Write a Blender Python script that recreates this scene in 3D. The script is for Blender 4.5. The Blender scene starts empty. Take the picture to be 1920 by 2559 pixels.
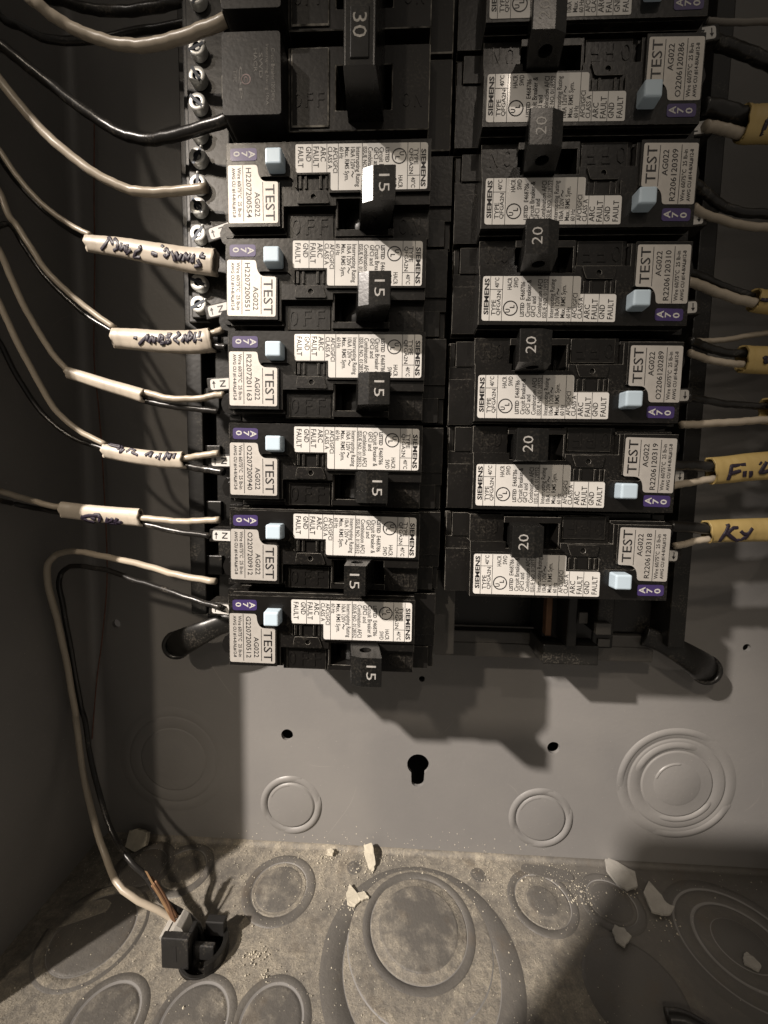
import bpy, bmesh, math, random
from mathutils import Matrix, Vector
from math import sin, cos, pi, radians
random.seed(7)
S = 0.001                                   # every length below is in millimetres
sc = bpy.context.scene
col = sc.collection
# panel axes: x right, y up, z out of the back plate towards the room -> world
UP = Matrix.Rotation(radians(90), 4, 'X')

# ------------------------------------------------------------------ camera
CP = (-12.62, -79.56, 175.56)
PITCH, YAW, ROLL = -0.083398, 0.043753, 0.016278
cd = bpy.data.cameras.new('camera')
cam = bpy.data.objects.new('camera', cd)
col.objects.link(cam)
cd.sensor_fit = 'HORIZONTAL'
cd.sensor_width = 36.0
cd.lens = 1011.08 * 36.0 / 1920.0
cd.clip_start = 0.004
cd.clip_end = 30.0
cam.matrix_world = (UP @ Matrix.Translation(Vector(CP) * S) @ Matrix.Rotation(YAW, 4, 'Y')
                    @ Matrix.Rotation(PITCH, 4, 'X') @ Matrix.Rotation(ROLL, 4, 'Z'))
sc.camera = cam

# ------------------------------------------------------------------ world and lamps
w = bpy.data.worlds.new('World')
sc.world = w
w.use_nodes = True
bg = w.node_tree.nodes['Background']
bg.inputs[0].default_value = (1.0, 0.89, 0.76, 1)
bg.inputs[1].default_value = 0.165
sc.view_settings.view_transform = 'Standard'
sc.view_settings.look = 'None'
sc.view_settings.exposure = 0.0


def lamp(name, pos, target, power, radius, color, kind='SPOT', cone=40, blend=0.6):
    l = bpy.data.lights.new(name, kind)
    l.energy = power
    l.color = color
    l.shadow_soft_size = radius * S
    if kind == 'SPOT':
        l.spot_size = radians(cone)
        l.spot_blend = blend
    o = bpy.data.objects.new(name, l)
    col.objects.link(o)
    p = UP @ (Vector(pos) * S)
    d = (UP @ (Vector(target) * S)) - p
    o.matrix_world = Matrix.Translation(p) @ d.to_track_quat('-Z', 'Y').to_matrix().to_4x4()
    return o


lamp('room_lamp', (-1014, 852, 1000), (-38, -174, 20), 268.0, 25, (1.0, 0.90, 0.81), cone=13.0, blend=1.0)
lamp('side_lamp', (-612, 896, 1300), (-55, -150, 30), 31.0, 34, (1.0, 0.85, 0.68), cone=14, blend=1.0)
lamp('work_lamp', (-324, 349, 1240), (15, -85, 50), 2.5, 22, (1.0, 0.88, 0.74), cone=15, blend=1.0)
lamp('far_lamp', (372, 1322, 1500), (45, -95, 59), 13.0, 22, (1.0, 0.86, 0.72), cone=8.5, blend=1.0)


# ------------------------------------------------------------------ materials
def new_mat(name):
    m = bpy.data.materials.new(name)
    m.use_nodes = True
    nt = m.node_tree
    return m, nt, nt.nodes['Principled BSDF']


def node(nt, t, **kw):
    n = nt.nodes.new(t)
    for k, v in kw.items():
        if k.startswith('i_'):
            n.inputs[k[2:].replace('_', ' ')].default_value = v
        else:
            setattr(n, k, v)
    return n


def mat(name, c, rough=0.5, metal=0.0, var=0.15, vscale=120, bump=0.0, bscale=700, speck=0.0, speckc=(0.35, 0.31, 0.25),
        coat=0.0, spec=0.5, rvar=0.0):
    """plain coloured surface with tone variation, fine relief and optional dust specks"""
    m, nt, b = new_mat(name)
    tc = node(nt, 'ShaderNodeTexCoord')
    n1 = node(nt, 'ShaderNodeTexNoise')
    n1.inputs['Scale'].default_value = vscale
    n1.inputs['Detail'].default_value = 5
    nt.links.new(tc.outputs['Object'], n1.inputs['Vector'])
    rmp = node(nt, 'ShaderNodeValToRGB')
    rmp.color_ramp.elements[0].position = 0.3
    rmp.color_ramp.elements[1].position = 0.7
    rmp.color_ramp.elements[0].color = tuple(v * (1 - var) for v in c) + (1,)
    rmp.color_ramp.elements[1].color = tuple(min(1, v * (1 + var)) for v in c) + (1,)
    nt.links.new(n1.outputs['Fac'], rmp.inputs['Fac'])
    out = rmp.outputs['Color']
    if speck > 0:
        n2 = node(nt, 'ShaderNodeTexNoise')
        n2.inputs['Scale'].default_value = 1500
        n2.inputs['Detail'].default_value = 3
        nt.links.new(tc.outputs['Object'], n2.inputs['Vector'])
        n3 = node(nt, 'ShaderNodeTexNoise')
        n3.inputs['Scale'].default_value = 90
        nt.links.new(tc.outputs['Object'], n3.inputs['Vector'])
        mu = node(nt, 'ShaderNodeMath', operation='MULTIPLY')
        nt.links.new(n2.outputs['Fac'], mu.inputs[0])
        nt.links.new(n3.outputs['Fac'], mu.inputs[1])
        r2 = node(nt, 'ShaderNodeMapRange')
        r2.inputs['From Min'].default_value = 0.30
        r2.inputs['From Max'].default_value = 0.44
        r2.inputs['To Max'].default_value = speck
        nt.links.new(mu.outputs[0], r2.inputs['Value'])
        mx = node(nt, 'ShaderNodeMix', data_type='RGBA')
        mx.inputs[7].default_value = speckc + (1,)
        nt.links.new(r2.outputs[0], mx.inputs[0])
        nt.links.new(out, mx.inputs[6])
        out = mx.outputs[2]
    nt.links.new(out, b.inputs['Base Color'])
    b.inputs['Roughness'].default_value = rough
    if rvar:
        r3 = node(nt, 'ShaderNodeMapRange')
        r3.inputs['To Min'].default_value = rough - rvar
        r3.inputs['To Max'].default_value = rough + rvar
        nt.links.new(n1.outputs['Fac'], r3.inputs['Value'])
        nt.links.new(r3.outputs[0], b.inputs['Roughness'])
    b.inputs['Metallic'].default_value = metal
    b.inputs['Specular IOR Level'].default_value = spec
    if coat:
        b.inputs['Coat Weight'].default_value = coat
        b.inputs['Coat Roughness'].default_value = 0.11
    if bump:
        nb = node(nt, 'ShaderNodeTexNoise')
        nb.inputs['Scale'].default_value = bscale
        nb.inputs['Detail'].default_value = 3
        nt.links.new(tc.outputs['Object'], nb.inputs['Vector'])
        bp = node(nt, 'ShaderNodeBump')
        bp.inputs['Strength'].default_value = 1.0
        bp.inputs['Distance'].default_value = bump * S
        nt.links.new(nb.outputs['Fac'], bp.inputs['Height'])
        nt.links.new(bp.outputs['Normal'], b.inputs['Normal'])
    return m


def enamel():
    """grey enamel: orange peel, smudges, hairline scratches, a few flecks of dust"""
    m, nt, b = new_mat('grey_enamel_used')
    tc = node(nt, 'ShaderNodeTexCoord')

    def noise(scale, detail, rough=0.5, dist=0.0):
        n = node(nt, 'ShaderNodeTexNoise')
        n.inputs['Scale'].default_value = scale
        n.inputs['Detail'].default_value = detail
        n.inputs['Roughness'].default_value = rough
        n.inputs['Distortion'].default_value = dist
        nt.links.new(tc.outputs['Object'], n.inputs['Vector'])
        return n.outputs['Fac']

    def rng(src, a, bb, lo=0.0, hi=1.0):
        r = node(nt, 'ShaderNodeMapRange')
        for k, v in zip(('From Min', 'From Max', 'To Min', 'To Max'), (a, bb, lo, hi)):
            r.inputs[k].default_value = v
        nt.links.new(src, r.inputs['Value'])
        return r.outputs[0]

    def op(o, a, bb):
        n = node(nt, 'ShaderNodeMath', operation=o)
        for i, v in enumerate((a, bb)):
            if isinstance(v, float):
                n.inputs[i].default_value = v
            else:
                nt.links.new(v, n.inputs[i])
        return n.outputs[0]
    line = op('ABSOLUTE', op('SUBTRACT', noise(9, 1, .4, 1.2), 0.5), 0.0)
    scr = op('MULTIPLY', rng(line, 0.0, 0.0016, 1.0, 0.0), rng(noise(22, 2), .56, .64))
    smudge = rng(noise(16, 5, .6), .35, .7, -.05, .06)
    fleck = rng(noise(1100, 2, .6), .70, .76, 0.0, .35)
    tot = op('ADD', op('ADD', op('MULTIPLY', scr, .35), smudge), fleck)
    mx = node(nt, 'ShaderNodeMix', data_type='RGBA')
    mx.clamp_factor = False
    mx.inputs[6].default_value = (0.203, 0.196, 0.188, 1)
    mx.inputs[7].default_value = (0.46, 0.43, 0.38, 1)
    nt.links.new(tot, mx.inputs[0])
    nt.links.new(mx.outputs[2], b.inputs['Base Color'])
    nt.links.new(rng(noise(20, 6, .65), .3, .7, .30, .46), b.inputs['Roughness'])
    bp = node(nt, 'ShaderNodeBump')
    bp.inputs['Distance'].default_value = 0.00005
    h = op('ADD', noise(620, 3), op('MULTIPLY', noise(14, 2), 6.0))
    nt.links.new(h, bp.inputs['Height'])
    nt.links.new(bp.outputs['Normal'], b.inputs['Normal'])
    return m


M = {}
M['plastic'] = mat('black_moulded_plastic', (0.0068, 0.0062, 0.0056), 0.30, bump=0.035, bscale=900, speck=0.07, rvar=0.08, spec=0.36)
M['edge'] = mat('worn_edge_highlight', (0.26, 0.245, 0.215), 0.36, var=0.85, vscale=420, speck=0.1)  # worn edges, with the edge highlights painted in as paler colour
M['plastic2'] = mat('grey_black_plastic', (0.0085, 0.0076, 0.0068), 0.44, bump=0.05, bscale=900, speck=0.07, rvar=0.08, spec=0.28)
M['handle'] = mat('handle_plastic', (0.0085, 0.0083, 0.0078), 0.27, bump=0.015, bscale=1200, speck=0.04, rvar=0.05, spec=.4)
M['base'] = mat('black_base_plastic', (0.009, 0.0085, 0.0075), 0.36, bump=0.06, bscale=500, speck=0.14)
M['steel_dark'] = mat('grey_painted_steel', (0.09, 0.085, 0.078), 0.42, bump=0.05, speck=0.1)
M['paint'] = mat('grey_enamel', (0.205, 0.195, 0.180), 0.36, var=0.04, vscale=25, bump=0.035, bscale=650, speck=0.04, rvar=0.06)
M['paint'] = enamel()
M['paper'] = mat('white_label', (0.63, 0.615, 0.585), 0.36, var=0.03, vscale=300, bump=0.012, bscale=700, coat=0.5)
M['silver'] = mat('silver_label', (0.50, 0.475, 0.44), 0.46, metal=0.3, var=0.06, vscale=500, bump=0.012, bscale=1500)
M['ink'] = mat('black_print', (0.012, 0.011, 0.012), 0.45)
M['purple'] = mat('purple_label', (0.045, 0.028, 0.115), 0.40, var=0.08, coat=0.05)
M['white'] = mat('white_print', (0.50, 0.49, 0.46), 0.5, var=0.05, vscale=900)
M['button'] = mat('pale_blue_plastic', (0.50, 0.61, 0.70), 0.35, var=0.03, bump=0.012, bscale=1500)
M['sheath_white'] = mat('white_cable_jacket', (0.50, 0.44, 0.36), 0.42, var=0.08, vscale=60, bump=0.05, bscale=350, speck=0.12, speckc=(0.2, 0.17, 0.13))
M['sheath_yellow'] = mat('yellow_cable_jacket', (0.45, 0.33, 0.125), 0.46, var=0.10, vscale=60, bump=0.05, bscale=350, speck=0.12, speckc=(0.3, 0.2, 0.06))
M['wire_white'] = mat('white_wire', (0.40, 0.345, 0.27), 0.34, var=0.08, vscale=80, bump=0.03, bscale=500, speck=0.15, speckc=(0.2, 0.17, 0.13))
M['wire_grey'] = mat('grey_wire', (0.20, 0.18, 0.155), 0.38, var=0.1, vscale=80, bump=0.03, bscale=500)
M['wire_black'] = mat('black_wire', (0.014, 0.013, 0.012), 0.30, var=0.1, bump=0.06, bscale=600, speck=0.22)
M['marker'] = mat('marker_ink', (0.018, 0.012, 0.024), 0.5)
M['zinc'] = mat('zinc_screw', (0.74, 0.74, 0.71), 0.34, metal=0.35, var=0.1, bump=0.03, bscale=900, rvar=0.08)
M['copper'] = mat('copper', (0.17, 0.09, 0.05), 0.55, metal=0.5, var=0.25, bump=0.03)
M['kraft'] = mat('brown_kraft_paper', (0.22, 0.13, 0.06), 0.8, var=0.3)
M['gypsum'] = mat('gypsum_chip', (0.50, 0.46, 0.37), 0.9, var=0.12, vscale=300, bump=0.25, bscale=500)
M['gypsum_grey'] = mat('painted_chip', (0.33, 0.315, 0.285), 0.8, var=0.1, vscale=300, bump=0.15, bscale=500)
M['seam_red'] = mat('reddish_brown_line', (0.15, 0.065, 0.045), 0.7, var=.4, vscale=300)
M['void'] = mat('shade_black', (0.008, 0.007, 0.006), 0.9)  # near-black colour in place of the shade inside holes and slots
M['faint'] = mat('worn_grey_print', (0.10, 0.092, 0.08), 0.6, var=0.5, vscale=900)
M['faint_red'] = mat('worn_red_print', (0.13, 0.085, 0.08), 0.6, var=0.4, vscale=900)
M['grey_print'] = mat('grey_white_print', (0.36, 0.35, 0.33), 0.5, var=0.15, vscale=900)
M['worn_white'] = mat('worn_white_print', (0.20, 0.19, 0.17), 0.5, var=0.4, vscale=900)
M['phone'] = mat('phone_glass', (0.03, 0.03, 0.03), 0.3)


def dusty(name, amount, pa=.34, pb=.60):
    """grey enamel lying under settled drywall dust: patches, speckle, clean areas"""
    m, nt, b = new_mat(name)
    tc = node(nt, 'ShaderNodeTexCoord')

    def noise(scale, detail, rough=0.55):
        n = node(nt, 'ShaderNodeTexNoise')
        n.inputs['Scale'].default_value = scale
        n.inputs['Detail'].default_value = detail
        n.inputs['Roughness'].default_value = rough
        nt.links.new(tc.outputs['Object'], n.inputs['Vector'])
        return n.outputs['Fac']

    def rng(src, a, bb, lo=0.0, hi=1.0):
        r = node(nt, 'ShaderNodeMapRange')
        r.inputs['From Min'].default_value = a
        r.inputs['From Max'].default_value = bb
        r.inputs['To Min'].default_value = lo
        r.inputs['To Max'].default_value = hi
        nt.links.new(src, r.inputs['Value'])
        return r.outputs[0]

    def math2(op, a, bb):
        n = node(nt, 'ShaderNodeMath', operation=op)
        n.use_clamp = True
        for i, v in enumerate((a, bb)):
            if isinstance(v, float):
                n.inputs[i].default_value = v
            else:
                nt.links.new(v, n.inputs[i])
        return n.outputs[0]
    patches = rng(noise(55, 7, 0.66), pa, pb)
    fine = rng(noise(330, 8, 0.8), 0.38, 0.62, 0.25, 1.0)
    grain = rng(noise(1500, 4, 0.7), 0.38, 0.62, 0.6, 1.0)
    sep = node(nt, 'ShaderNodeSeparateXYZ')
    nt.links.new(tc.outputs['Object'], sep.inputs[0])
    # swept clean towards the right-hand side of the box
    wob = math2('ADD', rng(sep.outputs['X'], 0.035, 0.075), rng(noise(30, 3), 0.3, 0.7, -0.25, 0.25))
    clean = rng(wob, 0.2, 0.9, 1.0, 0.12)
    mask = math2('MULTIPLY', math2('MULTIPLY', math2('ADD', math2('MULTIPLY', patches, 0.92), 0.05), fine), math2('MULTIPLY', grain, clean))
    mask = math2('MULTIPLY', mask, float(amount))
    stain = rng(noise(75, 5, 0.6), 0.56, 0.74, 0.0, 0.5)
    mx = node(nt, 'ShaderNodeMix', data_type='RGBA')
    mx.inputs[6].default_value = (0.098, 0.092, 0.084, 1)
    mx.inputs[7].default_value = (0.43, 0.385, 0.305, 1)
    nt.links.new(mask, mx.inputs[0])
    mx2 = node(nt, 'ShaderNodeMix', data_type='RGBA')
    mx2.inputs[7].default_value = (0.11, 0.085, 0.06, 1)
    nt.links.new(stain, mx2.inputs[0])
    nt.links.new(mx.outputs[2], mx2.inputs[6])
    nt.links.new(mx2.outputs[2], b.inputs['Base Color'])
    r = rng(mask, 0.0, 0.6, 0.42, 0.95)
    nt.links.new(r, b.inputs['Roughness'])
    bp = node(nt, 'ShaderNodeBump')
    bp.inputs['Distance'].default_value = 0.0005
    bp.inputs['Strength'].default_value = 1.0
    h = math2('ADD', math2('MULTIPLY', mask, 0.6), math2('MULTIPLY', noise(900, 5, 0.7), 0.4))
    nt.links.new(h, bp.inputs['Height'])
    nt.links.new(bp.outputs['Normal'], b.inputs['Normal'])
    return m


M['dust'] = dusty('dusty_grey_enamel', 1.2, .32, .60)
M['dust_light'] = dusty('thinly_dusted_enamel', 0.16, .4, .7)
M['dust_disc'] = dusty('patchy_dusted_enamel', 0.85, .46, .64)


# ------------------------------------------------------------------ mesh helper
class MB:
    def __init__(self):
        self.v, self.f, self.mi, self.sm = [], [], [], []

    def add(self, vs, fs, mi=0, smooth=False):
        n = len(self.v)
        self.v += [tuple(x) for x in vs]
        for f in fs:
            self.f.append(tuple(i + n for i in f))
            self.mi.append(mi)
            self.sm.append(smooth)
        return self

    def box(self, x0, x1, y0, y1, z0, z1, top=(0, 0), mi=0):
        """box; top=(dx,dy) pulls the z1 face in on each side"""
        a, b = top
        vs = [(x0, y0, z0), (x1, y0, z0), (x1, y1, z0), (x0, y1, z0),
              (x0 + a, y0 + b, z1), (x1 - a, y0 + b, z1), (x1 - a, y1 - b, z1), (x0 + a, y1 - b, z1)]
        return self.add(vs, [(3, 2, 1, 0), (4, 5, 6, 7), (0, 1, 5, 4), (1, 2, 6, 5), (2, 3, 7, 6), (3, 0, 4, 7)], mi)

    def prism(self, outer, z0, z1, holes=(), fn=None, mi=0, inset=0.0, smooth=False):
        """extrude a 2D outline (with holes) from z0 to z1; fn maps (a, b, c) to x, y, z"""
        fn = fn or (lambda a, b, c: (a, b, c))
        bm = bmesh.new()
        loops = [outer] + list(holes)
        for lp in loops:
            vs = [bm.verts.new((p[0], p[1], 0)) for p in lp]
            for i in range(len(vs)):
                bm.edges.new((vs[i], vs[(i + 1) % len(vs)]))
        bmesh.ops.triangle_fill(bm, use_beauty=True, edges=bm.edges[:], normal=(0, 0, 1))
        bm.verts.index_update()
        base = [(v.co.x, v.co.y) for v in bm.verts]
        tris = [[v.index for v in f.verts] for f in bm.faces]
        bm.free()
        n = len(base)
        vs = [fn(p[0], p[1], z0) for p in base] + [fn(p[0], p[1], z1) for p in base]
        fs = []
        for t in tris:
            fs.append(tuple(reversed(t)))
            fs.append(tuple(i + n for i in t))
        k = 0
        for lp in loops:
            m = len(lp)
            for i in range(m):
                a, b2 = k + i, k + (i + 1) % m
                fs.append((a, b2, b2 + n, a + n))
            k += m
        return self.add(vs, fs, mi, smooth)

    def lathe(self, prof, seg=48, cx=0, cy=0, fn=None, mis=None, smooth=True, cap=True):
        """prof: (r, z) from centre outwards"""
        fn = fn or (lambda a, b, c: (a, b, c))
        vs, rings = [], []
        for r, z in prof:
            if r < 1e-6:
                rings.append([len(vs)])
                vs.append(fn(cx, cy, z))
            else:
                rings.append(list(range(len(vs), len(vs) + seg)))
                vs += [fn(cx + r * cos(2 * pi * i / seg), cy + r * sin(2 * pi * i / seg), z) for i in range(seg)]
        n0 = len(self.v)
        self.v += vs
        for k in range(len(rings) - 1):
            a, b = rings[k], rings[k + 1]
            for i in range(seg):
                j = (i + 1) % seg
                if len(a) == 1:
                    f = (a[0], b[i], b[j])
                elif len(b) == 1:
                    f = (a[i], b[0], a[j])
                else:
                    f = (a[i], b[i], b[j], a[j])
                self.f.append(tuple(q + n0 for q in f))
                self.mi.append(mis[k] if mis else 0)
                self.sm.append(smooth)
        return self

    def tube(self, pts, r, seg=12, rz=None, cap=True, taper=None, mi=0, sub=6, crease=0, wob=0):
        """smooth tube through pts; r in the xy plane, rz along z"""
        P = [Vector(p) for p in pts]
        if sub > 1 and len(P) > 2:
            Q = []
            for i in range(len(P) - 1):
                p0, p1, p2, p3 = P[max(i - 1, 0)], P[i], P[i + 1], P[min(i + 2, len(P) - 1)]
                for k in range(sub):
                    t = k / sub
                    Q.append(0.5 * ((2 * p1) + (-p0 + p2) * t + (2 * p0 - 5 * p1 + 4 * p2 - p3) * t * t
                                    + (-p0 + 3 * p1 - 3 * p2 + p3) * t ** 3))
            Q.append(P[-1])
            P = Q
        rz = rz or r
        n = len(P)
        if wob:
            ph = P[0].x * 3.1 + P[0].y
            for i in range(1, n - 1):
                P[i] += Vector((0, sin(i * .9 + ph) * .6 + sin(i * 2.3 + ph * 2), sin(i * 1.3 + ph * 3))) * wob * r
        vs = []
        for i, p in enumerate(P):
            d = (P[min(i + 1, n - 1)] - P[max(i - 1, 0)]).normalized()
            zax = Vector((0, 0, 1))
            if abs(d.z) > 0.9:
                zax = Vector((0, 1, 0))
            side = d.cross(zax).normalized()
            nz = side.cross(d).normalized()
            g = taper(i / (n - 1)) if taper else 1.0
            for s in range(seg):
                a = 2 * pi * s / seg
                cr = 1 - crease * math.exp(-((a - 1.13) / .22) ** 2) if crease else 1
                vs.append(p + side * (cos(a) * r * g * cr) + nz * (sin(a) * rz * g * cr))
        fs = []
        for i in range(n - 1):
            for s in range(seg):
                t = (s + 1) % seg
                fs.append((i * seg + s, i * seg + t, (i + 1) * seg + t, (i + 1) * seg + s))
        if cap:
            fs.append(tuple(reversed(range(seg))))
            fs.append(tuple((n - 1) * seg + s for s in range(seg)))
        return self.add(vs, fs, mi, True)

    def mesh(self, name, mats, origin=(0, 0, 0)):
        me = bpy.data.meshes.new(name)
        ox, oy, oz = origin
        me.from_pydata([((x - ox) * S, (y - oy) * S, (z - oz) * S) for x, y, z in self.v], [], self.f)
        if not isinstance(mats, (list, tuple)):
            mats = [mats]
        for m in mats:
            me.materials.append(m)
        me.polygons.foreach_set('material_index', self.mi)
        me.polygons.foreach_set('use_smooth', self.sm)
        bm = bmesh.new()
        bm.from_mesh(me)
        bmesh.ops.recalc_face_normals(bm, faces=bm.faces[:])
        bm.to_mesh(me)
        bm.free()
        me.update()
        return me

    def build(self, name, mats, parent=None, origin=(0, 0, 0), bevel=0.0, seg=2, label=None):
        me = self.mesh(name, mats, origin)
        return link(name, me, parent, bevel, seg, label)


def link(name, me, parent=None, bevel=0.0, seg=2, label=None):
    o = bpy.data.objects.new(name, me)
    col.objects.link(o)
    if parent is not None:
        o.parent = parent
    if bevel:
        b = o.modifiers.new('edge_bevel', 'BEVEL')
        b.width = bevel * S
        b.segments = seg
        b.limit_method = 'ANGLE'
        b.angle_limit = radians(35)
        b.harden_normals = False
        if len(me.materials) > 1 and me.materials[1] == M['edge']:
            b.material = 1
    if label:
        o['label'] = label
    return o


def thing(name, label, cat, origin=(0, 0, 0), mw=None, group=None):
    """an Empty at the base of the thing; its children use panel axes minus `origin`"""
    o = bpy.data.objects.new(name, None)
    col.objects.link(o)
    o.empty_display_size = 0.01
    o.matrix_world = (mw if mw is not None else UP) @ Matrix.Translation(Vector(origin) * S)
    o['label'] = label
    o['category'] = cat
    if group:
        o['group'] = group
    return o


def solo(o, label, cat, group=None, kind=None):
    o.matrix_world = UP @ o.matrix_world
    o['label'] = label
    if cat:
        o['category'] = cat
    if group:
        o['group'] = group
    if kind:
        o['kind'] = kind
    return o


def circle(cx, cy, r, n=32, a0=0.0):
    return [(cx + r * cos(a0 + 2 * pi * i / n), cy + r * sin(a0 + 2 * pi * i / n)) for i in range(n)]


def rounded(pts, r, n=4):
    """round the corners of a 2D outline; r may be a list"""
    out = []
    m = len(pts)
    for i in range(m):
        rr = r[i] if isinstance(r, (list, tuple)) else r
        p0, p1, p2 = Vector(pts[i - 1]), Vector(pts[i]), Vector(pts[(i + 1) % m])
        a, b = (p0 - p1), (p2 - p1)
        rr = min(rr, a.length * 0.49, b.length * 0.49)
        if rr < 0.02:
            out.append(tuple(p1))
            continue
        a.normalize()
        b.normalize()
        s, e = p1 + a * rr, p1 + b * rr
        for k in range(n + 1):
            t = k / n
            q = s * (1 - t) ** 2 + p1 * 2 * t * (1 - t) + e * t * t
            out.append((q.x, q.y))
    return out


# ------------------------------------------------------------------ lettering
_tc = {}


def text_tris(s, bold=0.0):
    key = (s, bold)
    if key in _tc:
        return _tc[key]
    cu = bpy.data.curves.new('t', 'FONT')
    cu.body = s
    cu.size = 1.0
    cu.offset = bold
    cu.resolution_u = 2
    ob = bpy.data.objects.new('t', cu)
    me = ob.to_mesh()
    vs = [(v.co.x, v.co.y) for v in me.vertices]
    fs = [tuple(p.vertices) for p in me.polygons]
    ob.to_mesh_clear()
    bpy.data.objects.remove(ob)
    bpy.data.curves.remove(cu)
    xs = [v[0] for v in vs]
    ys = [v[1] for v in vs]
    _tc[key] = (vs, fs, min(xs), max(xs), min(ys), max(ys))
    return _tc[key]


def put_text(mb, s, u0, u1, y0, y1, z, bold=0.0, mi=0, thick=0.0, base=None):
    """text reading down the panel (from y0 towards lower y1), letter tops towards +x (u0 -> u1)"""
    vs, fs, xa, xb, ya, yb = text_tris(s, bold)
    if base:                                   # keep descenders below the baseline
        ya, yb = text_tris(base, bold)[4:6]
    kx = (y1 - y0) / (xb - xa)
    ky = (u1 - u0) / (yb - ya)
    mp = [(u0 + (b - ya) * ky, y0 + (a - xa) * kx) for a, b in vs]
    if not thick:
        mb.add([(a, b, z) for a, b in mp], fs, mi)
        return
    n = len(mp)
    V = [(a, b, z) for a, b in mp] + [(a, b, z + thick) for a, b in mp]
    F = [tuple(i + n for i in f) for f in fs]
    cnt = {}
    for f in fs:
        for i in range(len(f)):
            e = (f[i], f[(i + 1) % len(f)])
            cnt[tuple(sorted(e))] = cnt.get(tuple(sorted(e)), 0) + 1
    for f in fs:
        for i in range(len(f)):
            e = (f[i], f[(i + 1) % len(f)])
            if cnt[tuple(sorted(e))] == 1:
                F.append((e[0], e[1], e[1] + n, e[0] + n))
    mb.add(V, F, mi)


def put_upright(mb, s, x0, x1, y0, y1, z, thick):
    """raised letter standing upright between x0..x1, y0..y1"""
    t = MB()
    put_text(t, s, 0, 1, 0, -1, 0, 0, thick=1)
    mb.add([(x0 - b * (x1 - x0), y0 + a * (y1 - y0), z + c * thick) for a, b, c in t.v], t.f)


def bar(mb, u0, u1, y0, y1, z, mi=0):
    mb.add([(u0, y0, z), (u1, y0, z), (u1, y1, z), (u0, y1, z)], [(0, 1, 2, 3)], mi)


def ring_flat(mb, cx, cy, r0, r1, z, n=40, mi=0):
    a, b = circle(cx, cy, r0, n), circle(cx, cy, r1, n)
    vs = [(x, y, z) for x, y in a + b]
    mb.add(vs, [(i, (i + 1) % n, (i + 1) % n + n, i + n) for i in range(n)], mi)


# ------------------------------------------------------------------ the enclosure
YF = -253.64            # inner face of the bottom plate
XL, XR = -154.0, 160.0  # inner faces of the side plates
DEP = 76.0
box_t = thing('electrical_enclosure', 'grey enamelled steel panel box holding all the breakers, dusty at the bottom', 'panel box', (0, YF, 0))
O = (0, YF, 0)
wallo = MB().box(-900, 900, -900, 900, -60, -22).build('wall', M['void'])
wallo.matrix_world = UP
wallo['kind'] = 'structure'
wallo['label'] = 'wall painted black for the shade in the holes of the back plate'

kc = (-2.8, -212.43)
key = []
for i in range(25):
    a = radians(-52 + (284) * i / 24)
    key.append((kc[0] + 5.0 * cos(a), kc[1] + 2.4 + 5.0 * sin(a)))
key += [(kc[0] - 2.9 + 2.9 - 2.9 * cos(pi * t / 8), kc[1] - 6.0 - 2.4 * sin(pi * t / 8)) for t in range(9)]
holes = [circle(-63.44, -198.51, 2.75), circle(57.63, -198.98, 2.75), key, circle(-2.0, -169.2, 1.35, 20),
         circle(137.0, -149.8, 1.7, 20), circle(-142.8, -148.35, 2.0, 20)]
MB().prism([(XL, YF - 2), (XR, YF - 2), (XR, 330), (XL, 330)], -1.6, 0, holes).build('back_plate', M['paint'], box_t, O)
bp = [o for o in col.objects if o.name == 'back_plate'][0]

# bottom plate with the one opened knockout
open_c = (-81.5, 44.5)
fl = lambda a, b, c: (a, YF + c, b)             # (x, z, height) -> panel axes
MB().prism([(XL, 0.02), (XR, 0.02), (XR, DEP), (XL, DEP)], -1.6, 0, [circle(open_c[0], open_c[1], 8.6, 40)], fn=fl).build('bottom_plate', M['dust'], box_t, O)
btm = [o for o in col.objects if o.name == 'bottom_plate'][0]
side = MB().box(XL - 1.6, XL, YF - 2, 330, -1.6, DEP).build('side_plate', M['paint'], box_t, O, bevel=0.3)
side2 = MB().box(XR, XR + 1.6, YF - 2, 330, -1.6, DEP).build('side_plate', M['paint'], box_t, O, bevel=0.3)
TRACKS_SEAM = [(-142.08, 65.24, 2.0), (-143.64, 34.23, 2.0), (-144.28, 12.41, 2.0), (-146.47, -28.66, 2.0), (-145.34, -51.53, 2.0), (-144.67, -73.68, 2.0), (-144.53, -121.96, 2.0), (-148.12, -153.61, 2.0), (-151.7, -174.67, 2.0), (-153.3, -201.7, 4.43)]
# rounded folds in the corners
f1 = MB()
n = 8
R = 4.0
vs = []
for yy in (YF, 330):
    for i in range(n + 1):
        a = pi / 2 * i / n
        vs.append((XL + 0.03 + R * (1 - sin(a)), yy, 0.03 + R * (1 - cos(a))))
f1.add(vs, [(i, i + 1, i + n + 2, i + n + 1) for i in range(n)], 0, True)
f1.build('corner_fold', M['paint'], side, O)
f2 = MB()
vs = []
for xx in (XL + 0.1, XR - 0.1):
    for i in range(n + 1):
        a = pi / 2 * i / n
        vs.append((xx, YF + 0.06 + 2.0 * (1 - sin(a)), 0.06 + 2.0 * (1 - cos(a))))
f2.add(vs, [(i, i + 1, i + n + 2, i + n + 1) for i in range(n)], 0, True)
f2.build('corner_fold', M['dust'], bp, O)


MB().tube(TRACKS_SEAM, .28, seg=6).build('reddish_seam', M['seam_red'], side, O)  # thin reddish-brown line along the corner fold


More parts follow.
